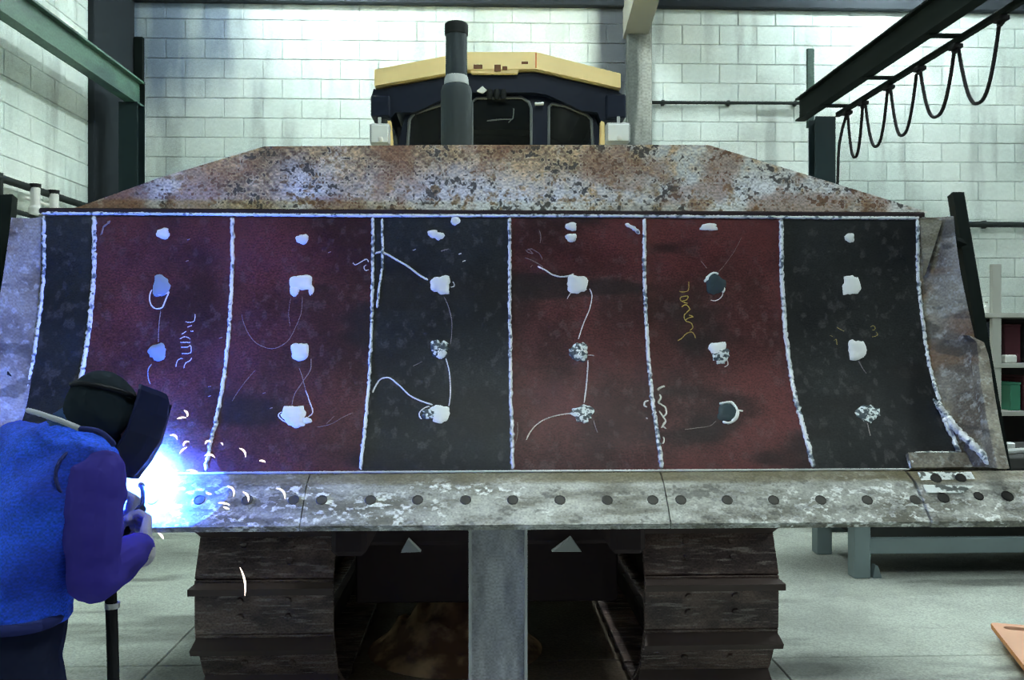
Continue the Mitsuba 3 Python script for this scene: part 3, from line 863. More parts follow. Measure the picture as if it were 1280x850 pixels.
# thick outer plate on the right wing
o = spline([[*q, 0] for q in ((1214, 419), (1222, 423), (1228, 470), (1238, 530), (1250, 586))], 12)
def outer_plate(pix, wpx, Yt, Yb):
    L_, R_ = [], []
    for i, (x, y, _) in enumerate(pix):
        s = i / (len(pix) - 1)
        Y = Yt + (Yb - Yt) * s
        ww = wpx * min(1, 0.25 + s * 3)
        L_.append(P(x - 3, y, Y)); R_.append(P(x + ww, y + (6 if i == 0 else 0), Y))
    n = len(L_)
    v = np.array(L_ + R_); v = np.vstack([v, v + [0, 0.05, 0]])
    f = []
    for i in range(n - 1):
        f += [[i, n + i, n + i + 1], [i, n + i + 1, i + 1], [2 * n + i, 3 * n + i + 1, 3 * n + i], [2 * n + i, 2 * n + i + 1, 3 * n + i + 1],
              [i, i + 1, 2 * n + i + 1], [i, 2 * n + i + 1, 2 * n + i], [n + i, 3 * n + i + 1, n + i + 1], [n + i, 3 * n + i, 3 * n + i + 1]]
    f += [[0, 2 * n, 3 * n], [0, 3 * n, n], [n - 1, 2 * n - 1, 4 * n - 1], [n - 1, 4 * n - 1, 3 * n - 1]]
    return trimesh.Trimesh(v, np.array(f), process=False)


add(blade + '__wing_flange', outer_plate(o, 12, 3.42, 3.07), 'wing_steel', 30)
# corner plate at the top of the right wing, weld run at its foot
v = [P(x, y, yy) for x, y, yy in ((1151, 273, 3.625), (1178, 276, 3.565), (1166, 312, 3.59), (1156, 345, 3.60))]
v = np.array(v + [q + np.array([0, 0.012, 0]) for q in v])
k = add(blade + '__corner_plate', trimesh.convex.convex_hull(v), 'edge_steel')
def on_wing(G, px, py):
    """The wing's face at a pixel, by the nearest of its grid's points."""
    best = min(((to_px(p)[0] - px) ** 2 + (to_px(p)[1] - py) ** 2, i, j) for i, row in enumerate(G) for j, p in enumerate(row))
    return P(px, py, G[best[1], best[2]][1] - 0.012)


for pl, r, sd in ((((1166, 498), (1175, 512), (1187, 540), (1199, 566)), 0.007, 71), (((1171, 503), (1186, 524), (1204, 545), (1222, 562), (1236, 577)), 0.013, 72), (((1210, 548), (1226, 566), (1243, 582)), 0.011, 73)):
    g = spline([[*q, 0] for q in pl], 14)
    add(blade + '__weld_bead', bead([on_wing(RW, x, y) for x, y, _ in g], r, sd, 0.5), 'weld_metal', True)

# ------------------------------------------------------------------ steel column that carries the raised blade
key = thing('support_column', 'grey steel H-column standing upright under the middle of the raised blade', 'post')
qa, qb = P(586, 700, 3.24)[0], P(659, 700, 3.24)[0]
hw = (qb - qa) / 2
w3 = hw
# web seen face on, flange edges to both sides
sec3 = Polygon([(qa, 3.235), (qa + 0.010, 3.235), (qa + 0.010, 3.29), (qb - 0.010, 3.29), (qb - 0.010, 3.235), (qb, 3.235), (qb, 3.385), (qb - 0.010, 3.385), (qb - 0.010, 3.30), (qa + 0.010, 3.30), (qa + 0.010, 3.385), (qa, 3.385)])
add(key, prism(sec3, 0.02, 1.125, 'z'), 'grey_post')
for x in (qa, qb - 0.010):
    add(key + '__flange_edge', box(x - 0.0006, x + 0.0106, 3.2325, 3.236, 0.03, 1.118, 0.0004), 'worn_steel')
add(key + '__base_plate', box(qa - 0.06, qb + 0.06, 3.17, 3.45, 0, 0.02, 0.004), 'grey_post')

# ------------------------------------------------------------------ the tractor
TX, YI, RI, ZI, LT = 0.03, 4.62, 0.55, 0.565, 2.75     # middle, front idler axis, radius to the shoe, axis height, run
PITCH = None
perim = 2 * LT + 2 * math.pi * RI
NS = 34
PITCH = perim / NS


def track_at(s):
    """Position (y, z) and outward normal angle along the track loop, s = 0 at the front of the idler, rising."""
    s = s % perim
    q = math.pi * RI / 2
    if s < q:
        a = s / RI; return YI - RI * math.cos(a), ZI + RI * math.sin(a), (-math.cos(a), math.sin(a))
    s -= q
    if s < LT: return YI + s, ZI + RI, (0.0, 1.0)
    s -= LT
    if s < 2 * q:
        a = s / RI; return YI + LT + RI * math.sin(a), ZI + RI * math.cos(a), (math.sin(a), math.cos(a))
    s -= 2 * q
    if s < LT: return YI + LT - s, ZI - RI, (0.0, -1.0)
    s -= LT
    a = s / RI
    return YI - RI * math.sin(a), ZI - RI * math.cos(a), (-math.sin(a), -math.cos(a))


SW = 0.635
# shoe in its own frame: x along the width, y along the travel, z outward
shoe = cat([box(-SW / 2, SW / 2, -PITCH / 2 + 0.006, PITCH / 2 - 0.006, -0.045, -0.020, 0.004)])
gr = trimesh.convex.convex_hull(np.array([[sx * (SW / 2 + dx), y, z] for sx in (-1, 1) for (y, z, dx) in ((PITCH / 2 - 0.065, -0.022, -0.006), (PITCH / 2 - 0.018, -0.022, -0.006), (PITCH / 2 - 0.026, 0.050, 0.008), (PITCH / 2 - 0.056, 0.050, 0.008))]))
shoe_d, gr_d = mikit.ply(shoe), mikit.ply(gr)
bl = []
for x in (-0.11, 0.11):
    for y in (-0.045, 0.03):
        b = lathe([[0, -0.02], [0.017, -0.02], [0.017, -0.006], [0, -0.004]], 6); b.apply_translation((x, y, 0)); bl.append(b)
bolt_d = [mikit.ply(b) for b in bl]
link_d = [mikit.ply(box(x - 0.03, x + 0.03, -PITCH / 2, PITCH / 2, -0.16, -0.0455, 0.01)) for x in (-0.10, 0.10)]
off0 = -0.015
for side, xc in ((-1, P(330, 735, 4.09)[0]), (1, P(890, 735, 4.09)[0])):
    tk = add(dz + '__track', box(xc - 0.06, xc + 0.06, YI - 0.28, YI + LT + 0.25, ZI - 0.27, ZI + 0.27, 0.05), 'belly_steel')
    labels[tk] = {'label': 'crawler track with wide rusty shoes'}
    for ya in (YI, YI + LT):
        w = lathe([[0, -0.07], [0.38, -0.07], [0.395, -0.03], [0.395, 0.03], [0.38, 0.07], [0, 0.07]], 28)
        w.apply_transform(trimesh.transformations.rotation_matrix(math.pi / 2, [0, 1, 0])); w.apply_translation((xc, ya, ZI))
        add(tk + '__idler_wheel', w, 'track_steel', 30)
    for i in range(NS):
        y, z, (ny, nz) = track_at(off0 + i * PITCH)
        ty, tz = nz, -ny     # travel direction: at the front (normal -y) it points up
        M4 = np.array([[1, 0, 0, xc], [0, ty, ny, y], [0, tz, nz, z], [0, 0, 0, 1.0]])
        if np.linalg.det(M4[:3, :3]) < 0: M4[0, 0] = -1
        tr = T(M4.tolist())
        add(tk + '__shoe', shoe_d, 'track_steel', to_world=tr)
        add(tk + '__grouser', gr_d, 'grouser_steel', to_world=tr)
        if i < 3 or i > NS - 4:
            for b_ in bolt_d: add(tk + '__shoe_bolt', b_, 'track_steel', to_world=tr)
        for l_ in link_d: add(tk + '__link', l_, 'belly_steel', to_world=tr)

gx0, gx1 = TX - 0.72, TX + 0.72
add(dz + '__belly_guard', prism([(4.75, 1.02), (4.75, 0.95), (5.25, 0.50), (7.2, 0.50), (7.2, 1.02)], gx0 + 0.02, gx1 - 0.02, 'x'), 'belly_steel')
rg, sg = 26, 48
hv, hf = [[0, 0, 1.0]], []
for a in range(1, rg + 1):
    for b in range(sg):
        r_, t_ = a / rg, 2 * math.pi * b / sg
        hv.append([r_ * math.cos(t_), r_ * math.sin(t_), 1 - r_ ** 1.15])
for b in range(sg):
    hf.append([0, 1 + b, 1 + (b + 1) % sg])
    for a in range(rg - 1):
        p0, p1 = 1 + a * sg + b, 1 + a * sg + (b + 1) % sg
        hf += [[p0, p0 + sg, p1 + sg], [p0, p1 + sg, p1]]
hv = np.array(hv) * A_([0.50, 0.46, 0.36])
hv[:, 2] = np.maximum(0.001, hv[:, 2] + 0.16 * (meshkit.fbm(hv * 9 + 3, 5, 4) - 0.55) * np.minimum(1, 6 * hv[:, 2]) * 1.2)
hp = trimesh.Trimesh(hv + A_([-0.15, 5.08, 0.0]), np.array(hf), process=False)
key = thing('dirt_heap', 'rust-brown heap of dirt on the floor between the left track and the support column', 'dirt heap')
add(key, hp, 'mud', True)
k = add(dz + '__radiator_guard', box(TX - 0.62, TX + 0.62, 4.42, 4.62, 1.0, 2.42, 0.03), 'yellow_paint')
k = add(dz + '__hood', box(TX - 0.52, TX + 0.52, 4.63, 6.85, 1.0, 2.46, 0.05), 'yellow_paint')
add(dz + '__cab_base', box(TX - 0.95, TX + 0.95, 6.88, 8.35, 0.9, 2.92, 0.04), 'yellow_paint')
# push arms and the cross brace behind the blade
for s in (-1, 1):
    a = add(dz + '__push_arm', box(TX + s * 0.56 - 0.07, TX + s * 0.56 + 0.07, 3.52, 6.4, 0.92, 1.16, 0.02), 'belly_steel')
    # pale gusset plates that catch light under the blade
    q = [(501, 691), (510, 674), (526, 690)] if s < 0 else [(690, 690), (714, 672), (727, 690)]
    g = prism(ppoly(q, 3.9), 3.9, 3.94, 'y')
    add(dz + '__gusset', g, 'exhaust_steel' if s > 9 else 'lamp_body')
add(dz + '__cross_brace', box(TX - 0.64, TX + 0.64, 3.95, 4.15, 0.86, 1.05, 0.02), 'belly_steel')
add(dz + '__front_guard', box(TX - 0.68, TX + 0.68, 4.56, 4.62, 0.42, 1.0, 0.01), 'belly_steel')
for s in (-1, 1):
    c = add(dz + '__lift_cylinder', tube([[TX + s * 0.45, 4.40, 2.2], [TX + s * 0.45, 4.1, 2.0], [TX + s * 0.45, 3.75, 1.75]], 0.05, 12), 'exhaust_steel', 40)

# exhaust
ex = P(570.5, 150, 5.3)
k5 = 5.3 / 1100.0
zz = lambda py: P(570, py, 5.3)[2]
e = add(dz + '__exhaust', lathe([[0, 2.44], [19.2 * k5, 2.44], [19.5 * k5, zz(122)], [19.5 * k5, zz(114)], [17.5 * k5, zz(108.5)], [15 * k5, zz(107)], [15 * k5, zz(103)], [13.5 * k5, zz(102)], [13.2 * k5, zz(42)], [0, zz(42)]], 32, (ex[0], 5.3, 0)), 'exhaust_steel', 35)
labels[e] = {'label': 'upright grey exhaust stack with a fat silencer'}
add(e + '__rim', lathe([[10 * k5, zz(44)], [14.5 * k5, zz(44)], [14.8 * k5, zz(40)], [14.6 * k5, zz(31)], [13 * k5, zz(29.5)], [10 * k5, zz(30)], [10 * k5, zz(44)]], 32, (ex[0], 5.3, 0)), 'exhaust_black', 35)
add(e + '__joint_ring', lathe([[13.2 * k5, zz(107)], [15.6 * k5, zz(106.5)], [15.6 * k5, zz(104)], [14.2 * k5, zz(96)], [13.2 * k5, zz(95)]], 32, (ex[0], 5.3, 0)), 'lamp_body', 35)

# cab
YC = 7.0
def pp(px, py, Y=YC): return tuple(P(px, py, Y)[[0, 2]])
roof = prism([pp(*q) for q in ((468, 87), (583, 65), (670, 65), (776, 92), (776, 110), (670, 86), (583, 87), (468, 107))], YC, YC + 1.7, 'y')
rf = add(dz + '__roof', roof, 'yellow_paint')
labels[rf] = {'label': 'faded yellow cab roof with sloping wings'}
k = add(rf + '__seam', box(*[v for a in ((670.0, YC - 0.004, 76),) for v in (P(669, 76, YC)[0], P(671, 76, YC)[0])], YC - 0.004, YC + 0.01, P(670, 85, YC)[2], P(670, 66, YC)[2]), 'orange_edge')
add(rf + '__ledge', prism([pp(*q) for q in ((586, 84), (650, 84), (647, 91), (590, 91))], YC + 0.01, YC + 0.1, 'y'), 'yellow_paint')
for (x0, x1, y0, y1) in ((592, 603, 81, 86), (618, 626, 81, 89), (628, 634, 83, 87), (652, 660, 77, 80)):
    a, b = P(x0, y1, YC), P(x1, y0, YC)
    add(rf + '__rust_patch', box(a[0], b[0], YC - 0.003, YC + 0.012, a[2], b[2], 0.001), 'rust_spot')
hdr = [(466, 108), (470, 110), (583, 89), (670, 88), (774, 111), (783, 120), (783, 126), (771, 148), (752, 148), (748, 138), (728, 136), (685, 116), (668, 113), (580, 113), (560, 118), (518, 138), (494, 138), (486, 146), (470, 146), (463, 134), (463, 118)]
k = add(dz + '__canopy_beam', prism([pp(*q) for q in hdr], YC + 0.06, YC + 1.6, 'y'), 'cab_navy')
labels[k] = {'label': 'dark blue-black roof frame of the cab'}
for a, b, c, d in ((463, 487, 118, 145), (758, 783, 117, 147)):
    p, q = P(a, d, YC), P(b, c, YC)
    add(k + '__end_box', box(p[0], q[0], YC + 0.01, YC + 0.5, p[2], q[2], 0.012), 'cab_navy')
# cab front with window openings
YW = YC + 0.14
outer = Polygon([pp(*q, YW) for q in ((494, 210), (500, 170), (508, 138), (560, 116), (583, 108), (668, 108), (690, 116), (740, 136), (752, 170), (757, 210))])
wins = [[(590, 205), (590, 128), (596, 123), (652, 122), (661, 128), (664, 136), (664, 205)],
        [(686, 205), (686, 134), (690, 130), (706, 133), (734, 144), (739, 150), (742, 205)],
        [(508, 205), (512, 150), (518, 142), (552, 131), (558, 132), (560, 205)]]
front = outer
for w in wins: front = front.difference(Polygon([pp(*q, YW) for q in w]))
add(dz + '__cab_front', prism(front, YW, YW + 0.05, 'y'), 'cab_navy')
xa, xb = P(496, 180, YW)[0], P(756, 180, YW)[0]
add(dz + '__cab_interior', cat([box(xa, xb, YW + 1.2, YW + 1.25, 2.9, 3.80), box(xa, xa + 0.03, YW + 0.05, YW + 1.2, 2.9, 3.5), box(xb - 0.03, xb, YW + 0.05, YW + 1.2, 2.9, 3.5), box(xa + 0.15, xb - 0.15, YW + 1.19, YW + 1.24, 3.7, 4.02),
                                box(TX - 0.25, TX + 0.25, YW + 0.7, YW + 0.85, 2.92, 3.55, 0.04), box(TX - 0.27, TX + 0.27, YW + 0.35, YW + 0.85, 2.92, 3.05, 0.04)]), 'cab_inside')
for w in wins:
    pn = add(dz + '__window_pane', prism([pp(*q, YW) for q in w], YW + 0.022, YW + 0.026, 'y'), 'pane_glass')
    add(pn + '__seal', tube([[*pp(*q, YW)][:1] + [YW - 0.006] + [pp(*q, YW)[1]] for q in w], 0.014, 6), 'seal_rubber', True)
add(dz + '__wiper', cat([tube([[pp(x, y)[0], YW - 0.03, pp(x, y)[1]] for x, y in ((609, 147), (625, 145), (641, 145))], 0.006, 5), tube([[pp(x, y)[0], YW - 0.025, pp(x, y)[1]] for x, y in ((636, 149), (642, 143), (643, 131))], 0.005, 5)]), 'seal_rubber')
m = prism([pp(*q) for q in ((596, 112), (603, 106), (609, 111), (603, 115))], YC + 0.035, YC + 0.055, 'y')
add(dz + '__badge', m, 'box_white')
p = P(674, 130, YC + 0.1)
add(dz + '__mirror_bracket', tube([p - [0.035, 0, 0], p, p + [0.035, 0, 0.005]], 0.014, 8), 'bright_edge', 40)  # mirror bracket, its small white reflection put into the bright metal
for x in (612, 621, 629):
    p = P(x, 118, YC + 0.05)
    add(dz + '__horn', lathe([[0, 0], [0.02, 0], [0.028, 0.04], [0.02, 0.08], [0, 0.08]], 10, (p[0], p[1], p[2] - 0.04)), 'exhaust_black', 40)
for s, (x0, x1, y0, y1) in ((-1, (462, 487, 154, 180)), (1, (758, 788, 153, 178))):
    p, q = P(x0, y1, YC - 0.06), P(x1, y0, YC - 0.06)
    wl = add(dz + '__work_light', box(p[0], q[0], YC - 0.06, YC + 0.04, p[2], q[2], 0.012), 'lamp_body')
    labels[wl] = {'label': 'square work light with a pale lens'}
    add(wl + '__lens', box(p[0] + 0.014, q[0] - 0.014, YC - 0.068, YC - 0.058, p[2] + 0.014, q[2] - 0.014, 0.003), 'lamp_glass_white')
    r = 0.022; c = P((x0 + x1) / 2 + 1, (y0 + y1) / 2 + 7, YC - 0.07)
    add(wl + '__bulb', lathe([[0, 0], [r, 0], [r * 0.7, 0.01], [0, 0.014]], 12).apply_transform(trimesh.transformations.rotation_matrix(math.pi / 2, [1, 0, 0])).apply_translation(c), 'box_white', 30)
    b = P((x0 + x1) / 2, y0 - 4, YC)
    add(wl + '__bracket', box(b[0] - 0.012, b[0] + 0.012, YC - 0.012, YC + 0.012, q[2] - 0.01, q[2] + 0.06, 0.002), 'lamp_body')
for q in (((750, 212), (757, 212), (756, 152), (752, 150)), ((486, 212), (493, 212), (488, 150), (484, 150))):
    add(dz + '__roof_post', prism([pp(*x) for x in q], YC + 0.02, YC + 0.12, 'y'), 'yellow_paint')

# ------------------------------------------------------------------ leaning bars, bench, rack, board
def bar(key, a, b, w, d):
    """A channel-like bar with square section from a to b."""
    a, b = np.array(a), np.array(b)
    L = np.linalg.norm(b - a); t = (b - a) / L
    sx = np.array([1.0, 0, 0]); sx -= t * (sx @ t); sx /= np.linalg.norm(sx); sy = np.cross(t, sx)
    sec = Polygon([(-w / 2, -d / 2), (w / 2, -d / 2), (w / 2, d / 2), (w / 2 - 0.008, d / 2), (w / 2 - 0.008, -d / 2 + 0.008), (-w / 2 + 0.008, -d / 2 + 0.008), (-w / 2 + 0.008, d / 2), (-w / 2, d / 2)])
    m = trimesh.creation.extrude_polygon(sec, L, engine='earcut')
    M4 = np.eye(4); M4[:3, 0], M4[:3, 1], M4[:3, 2], M4[:3, 3] = sx, sy, t, a
    m.apply_transform(M4)
    if m.volume < 0: m.invert()
    add(key, m, 'dark_green_steel')


for top_, low_ in ((P(1194.5, 243, 3.70), P(1252, 588, 3.36)), (P(11, 246, 3.70), P(-16, 588, 3.36))):
    bar(blade + '__stay_bar', low_, top_, 0.050, 0.045)
    G_ = RW if top_[0] > 0 else LW
    for s_ in (0.30, 0.80):
        q = low_ + (top_ - low_) * s_
        w_ = min((p for row in G_ for p in row[3:]), key=lambda p: np.linalg.norm(p - q)) + A_([0, 0.02, 0])
        add(blade + '__stay_lug', tube([w_, (w_ + q) / 2, q + (q - w_) * 0.05], 0.022, 6), 'dark_green_steel')
bn = thing('workbench', 'low grey steel workbench standing behind the right end of the blade', 'bench')
lx0, lx1, lxe = 2.76, 2.885, 5.6
for (x0, x1) in ((lx0, lx1), (lxe, lxe + 0.12)):
    for y in (6.43, 7.15):
        add(bn + '__leg', box(x0, x1, y, y + 0.12, 0, 0.82, 0.006), 'bench_paint')
k = add(bn + '__top', box(lx0 - 0.06, lxe + 0.2, 6.36, 7.34, 0.82, 0.90, 0.006), 'bench_top')
add(bn + '__stretcher', box(lx1, lxe, 6.46, 6.52, 0.175, 0.29, 0.006), 'bench_paint')
add(bn + '__stretcher', box(lx1, lxe, 7.18, 7.24, 0.175, 0.29, 0.006), 'bench_paint')
add(bn + '__shelf', box(lx1, lxe, 6.53, 7.17, 0.26, 0.285, 0.003), 'bench_top')
add(bn + '__apron', box(lx1, lxe, 6.44, 6.47, 0.385, 0.82, 0.004), 'bench_top')
add(bn + '__side_plate', prism([(6.551, 0.44), (7.149, 0.36), (7.149, 0.82), (6.551, 0.82)], lx0 + 0.03, lx0 + 0.045, 'x'), 'bench_paint')
p = P(1100, 721, 6.5)
key = thing('wood_wedge', 'small pale wedge standing on the floor beside the bench leg', 'wedge')
add(key, prism([(2.905, 0.0), (2.975, 0.0), (2.945, 0.09), (2.925, 0.10)], 6.44, 6.50, 'y'), 'bench_paint')
for i, (x, y, l, a, c, lab) in enumerate(((4.06, 6.62, 0.34, 20, 'bright_edge', 'shiny steel offcut lying on the bench top at the edge of the picture'), (4.00, 6.85, 0.40, -12, 'bright_edge', 'long silver steel strip lying on the bench top'), (4.15, 7.05, 0.22, 35, 'box_white', 'white packet lying on the bench top'))):
    key = thing('steel_offcut' if c == 'bright_edge' else 'packet', lab, 'metal scrap' if c == 'bright_edge' else 'packet')
    m = box(-l / 2, l / 2, -0.045, 0.045, 0, 0.03 + 0.03 * i, 0.006)
    m.apply_transform(trimesh.transformations.rotation_matrix(math.radians(a), [0, 0, 1])); m.apply_translation((x, y, 0.9005))
    add(key, m, c)

rk = thing('storage_rack', 'pale steel storage rack with three shelves at the right edge of the picture', 'rack')
YR = 8.0
u0, u1 = P(1240.5, 400, YR)[0], P(1252, 400, YR)[0]
ue = u0 + 1.25
zt = P(1246, 330, YR)[2]
for x in (u0, ue):
    for y in (YR, YR + 0.55):
        add(rk + '__upright', box(x, x + u1 - u0, y, y + 0.05, 0, zt, 0.004), 'shelf_paint')
shz = [P(1246, q, YR)[2] for q in (394, 457, 517)] + [0.6, 0.12]
for z in shz:
    add(rk + '__shelf', box(u0 - 0.10, ue + 0.14, YR - 0.012, YR + 0.60, z - 0.022, z + 0.022, 0.003), 'shelf_paint')
add(rk + '__back_panel', box(u0 - 0.08, ue + 0.1, YR + 0.602, YR + 0.615, 0.1, shz[0]), 'box_dark')


def crate(name, px0, px1, y, zs, py_top, depth, c, label, cat_, lid=True, group=None):
    key = thing(name, label, cat_, group)
    a, b = P(px0, 450, y)[0], P(px1, 450, y)[0]
    ztop = P(px0, py_top, y)[2]
    add(key + '__body', box(a, b, y, y + depth, zs + 0.0225, ztop - 0.022, 0.008), c)
    add(key + '__lid', box(a - 0.004, b + 0.004, y - 0.004, y + depth + 0.004, ztop - 0.022, ztop, 0.006), c)
    return key


crate('storage_box', 1256, 1276, 8.10, shz[1], 405, 0.35, 'box_maroon', 'dark maroon box on the middle shelf of the rack, under the top shelf', 'box')
crate('storage_box', 1281, 1300, 8.10, shz[1], 402, 0.35, 'box_dark', 'black box on the middle shelf of the rack', 'box')
crate('storage_box', 1263, 1276, 8.06, shz[2], 478, 0.25, 'box_green', 'green box on the lowest shelf in view of the rack', 'box')
crate('storage_box', 1279, 1297, 8.06, shz[2], 470, 0.35, 'box_maroon', 'dark red box beside the green box on the rack', 'box')
crate('storage_box', 1229, 1239, 8.07, shz[1], 402, 0.22, 'box_slate', 'slate blue box at the left end of the middle shelf', 'box')
key = thing('tray', 'white tray lying on the middle shelf in front of the dark boxes', 'tray')
a, b = P(1257, 450, 8.0)[0], P(1272, 450, 8.0)[0]
add(key, box(a, b, 8.0, 8.085, shz[1] + 0.0225, shz[1] + 0.10, 0.012), 'box_white')
key = thing('bottle', 'small pale bottle standing on the top shelf of the rack', 'bottle')
p = P(1233, 390, 8.05)
add(key + '__body', lathe([[0, 0], [0.022, 0], [0.024, 0.03], [0.022, 0.06], [0.010, 0.075], [0.010, 0.09], [0, 0.09]], 14, (p[0], 8.05, shz[0] + 0.0225)), 'box_white', 30)
add(key + '__cap', lathe([[0, 0.0905], [0.013, 0.0905], [0.013, 0.105], [0, 0.105]], 12, (p[0], 8.05, shz[0] + 0.0225)), 'shelf_paint', 30)

# orange board with a hand slot lying on the floor, propped on a dark batten
key = thing('hand_board', 'orange board with an oval hand slot lying on the floor at the lower right corner', 'board')
Zb = 0.10
def onz(px, py, z):
    Y = (H - z) * F / (py - HY)
    return P(px, py, Y)[:2]
c0 = onz(1238, 785, Zb); ce = onz(1290, 853, Zb)
t = (ce - c0); t /= np.linalg.norm(t)
e2 = np.array([-t[1], t[0]])
if e2[0] < 0: e2 = -e2
Lb, Wb = 0.80, 0.34
outl = Polygon([c0, c0 + t * Lb, c0 + t * Lb + e2 * Wb, c0 + e2 * Wb]).buffer(-0.03).buffer(0.03, 5)
hs = c0 + t * 0.085 + e2 * 0.125
slot = LineString([hs - e2 * 0.045, hs + e2 * 0.045]).buffer(0.030, 6)
add(key, prism(outl.difference(slot), Zb - 0.028, Zb, 'z'), 'orange_board')
add(key + '__edge_band', prism(outl.buffer(0.003).difference(outl.buffer(0.0002)), Zb - 0.027, Zb - 0.002, 'z'), 'orange_edge')
for s in (0.14, 0.6):
    q = c0 + t * s + e2 * 0.05
    m = box(0, Wb - 0.10, -0.03, 0.03, 0, Zb - 0.0285, 0.004)
    m.apply_transform(trimesh.transformations.rotation_matrix(math.atan2(e2[1], e2[0]), [0, 0, 1])); m.apply_translation((q[0], q[1], 0))
    add(key + '__batten', m, 'box_dark')

# ------------------------------------------------------------------ the welder
def ball(c, r, n=14):
    return m3.Manifold.sphere(float(r), n).translate([float(v) for v in c])


def chain(js, n=14):
    """Hulls of the spheres at neighbouring joints (point, radius), united."""
    out = m3.Manifold()
    for (a, ra), (b, rb) in zip(js[:-1], js[1:]):
        out = out + m3.Manifold.batch_hull([ball(a, ra, n), ball(b, rb, n)])
    return out


def hull(js, n=16):
    return m3.Manifold.batch_hull([ball(c, r, n) for c, r in js])


def to_tm(man, edge=0.02, it=8):
    man = man.refine_to_length(edge)
    g = man.to_mesh()
    m = trimesh.Trimesh(g.vert_properties[:, :3].astype(float), g.tri_verts, process=True)
    trimesh.smoothing.filter_taubin(m, iterations=it)
    return m


A = np.array
up = A([0, 0, 1.0])
dF = A([0.55, 0.83, 0]); dF /= np.linalg.norm(dF)      # the way the chest faces
dR = A([dF[1], -dF[0], 0])                              # his right
pel, wst, chs = A([-1.365, 2.52, .93]), A([-1.335, 2.545, 1.10]), A([-1.285, 2.585, 1.30])
shm = A([-1.245, 2.625, 1.445])
shR, shL = A([-1.075, 2.50, 1.415]), A([-1.42, 2.74, 1.455])
elR, wrR = A([-1.065, 2.455, 1.135]), A([-1.050, 2.735, 1.150])
elL, wrL = A([-1.38, 2.90, 1.16]), A([-1.225, 2.96, 1.165])
hpR, hpL = pel + dR * .105 + up * -.03, pel - dR * .085 + up * -.03
knR, knL = A([-1.20, 2.50, .49]), A([-1.42, 2.72, .49])
anR, anL = A([-1.27, 2.40, .09]), A([-1.46, 2.66, .09])
look = A([0.42, 0.80, -0.32]); look /= np.linalg.norm(look)
hR = np.cross(look, up); hR /= np.linalg.norm(hR)
hU = np.cross(hR, look)
hc = A([-1.135, 2.69, 1.572])
nk = A([-1.205, 2.645, 1.50])


def torso(e):
    return (hull([(pel + dR * .09, .105 + e), (pel - dR * .09, .105 + e), (wst + dR * .085, .10 + e), (wst - dR * .085, .10 + e)])
            + hull([(wst + dR * .085, .10 + e), (wst - dR * .085, .10 + e), (chs + dR * .10, .115 + e), (chs - dR * .10, .115 + e)])
            + hull([(chs + dR * .10, .115 + e), (chs - dR * .10, .115 + e), (shm + dR * .13 - up * .02, .070 + e), (shm - dR * .13 - up * .02, .070 + e), (shm + up * .03, .06 + e)]))


def arm(s, el, w, e):
    return chain([(s, .062 + e), ((s + el) / 2, .052 + e), (el, .044 + e), ((el + w) / 2, .042 + e), (w, .030 + e)])


def leg(h, k, a, e):
    return chain([(h, .095 + e), ((h + k) / 2, .080 + e), (k, .060 + e), ((k * .6 + a * .4) + dF * -.015, .060 + e), (a, .042 + e)])


def hand(w, fw, pn, e, curl=1.0, side=1):
    """Five bent fingers and a palm. w wrist, fw toward the knuckles, pn out of the palm; side: +1 puts the thumb along fw x pn."""
    fw = fw / np.linalg.norm(fw); pn = pn - fw * (pn @ fw); pn /= np.linalg.norm(pn)
    lat = np.cross(fw, pn) * side
    base = [w + fw * .085 + lat * o for o in (.033, .011, -.011, -.032)]
    out = hull([(w, .024 + e), (w + fw * .03 + lat * .025, .016 + e), (w + fw * .03 - lat * .025, .016 + e)] + [(b, .011 + e) for b in base], 10)
    for b, L in zip(base, (.044, .049, .046, .036)):
        p, ang = b, 0.0
        js = [(p, .0105 + e)]
        for k, (f, a) in enumerate(((1.0, 55), (.72, 65), (.55, 50))):
            ang += math.radians(a) * curl
            p = p + (fw * math.cos(ang) + pn * math.sin(ang)) * L * f
            js.append((p, (.0098, .009, .008)[k] + e))
        out = out + chain(js, 10)
    t0 = w + fw * .028 + lat * .030 + pn * .006
    t1 = t0 + fw * .034 + lat * .022 + pn * .014
    t2 = t1 + fw * .028 + lat * .002 + pn * .020
    t3 = t2 + fw * .014 - lat * .010 + pn * .018
    return out + chain([(t0, .015 + e), (t1, .0115 + e), (t2, .0105 + e), (t3, .009 + e)], 10)


gunA, gunB = A([-1.135, 2.74, 1.150]), A([-1.115, 2.93, 1.235])       # handle, rear to front
tip = A([-1.180, 3.118, 1.290])
gd = gunB - gunA; gd /= np.linalg.norm(gd)
fR = A([-0.16, 0.80, 0.58])
pR = A([-0.9, -0.25, 0.10])
handR = (wrR + A([0.010, 0.010, 0.005]), fR, pR, -1)
fL = A([0.85, 0.05, 0.55]); pL = A([-0.25, 0.35, 0.8])
handL = (wrL, fL, pL, 1)


def mkhand(h, e): return hand(h[0], h[1], h[2], e, 1.0, h[3])


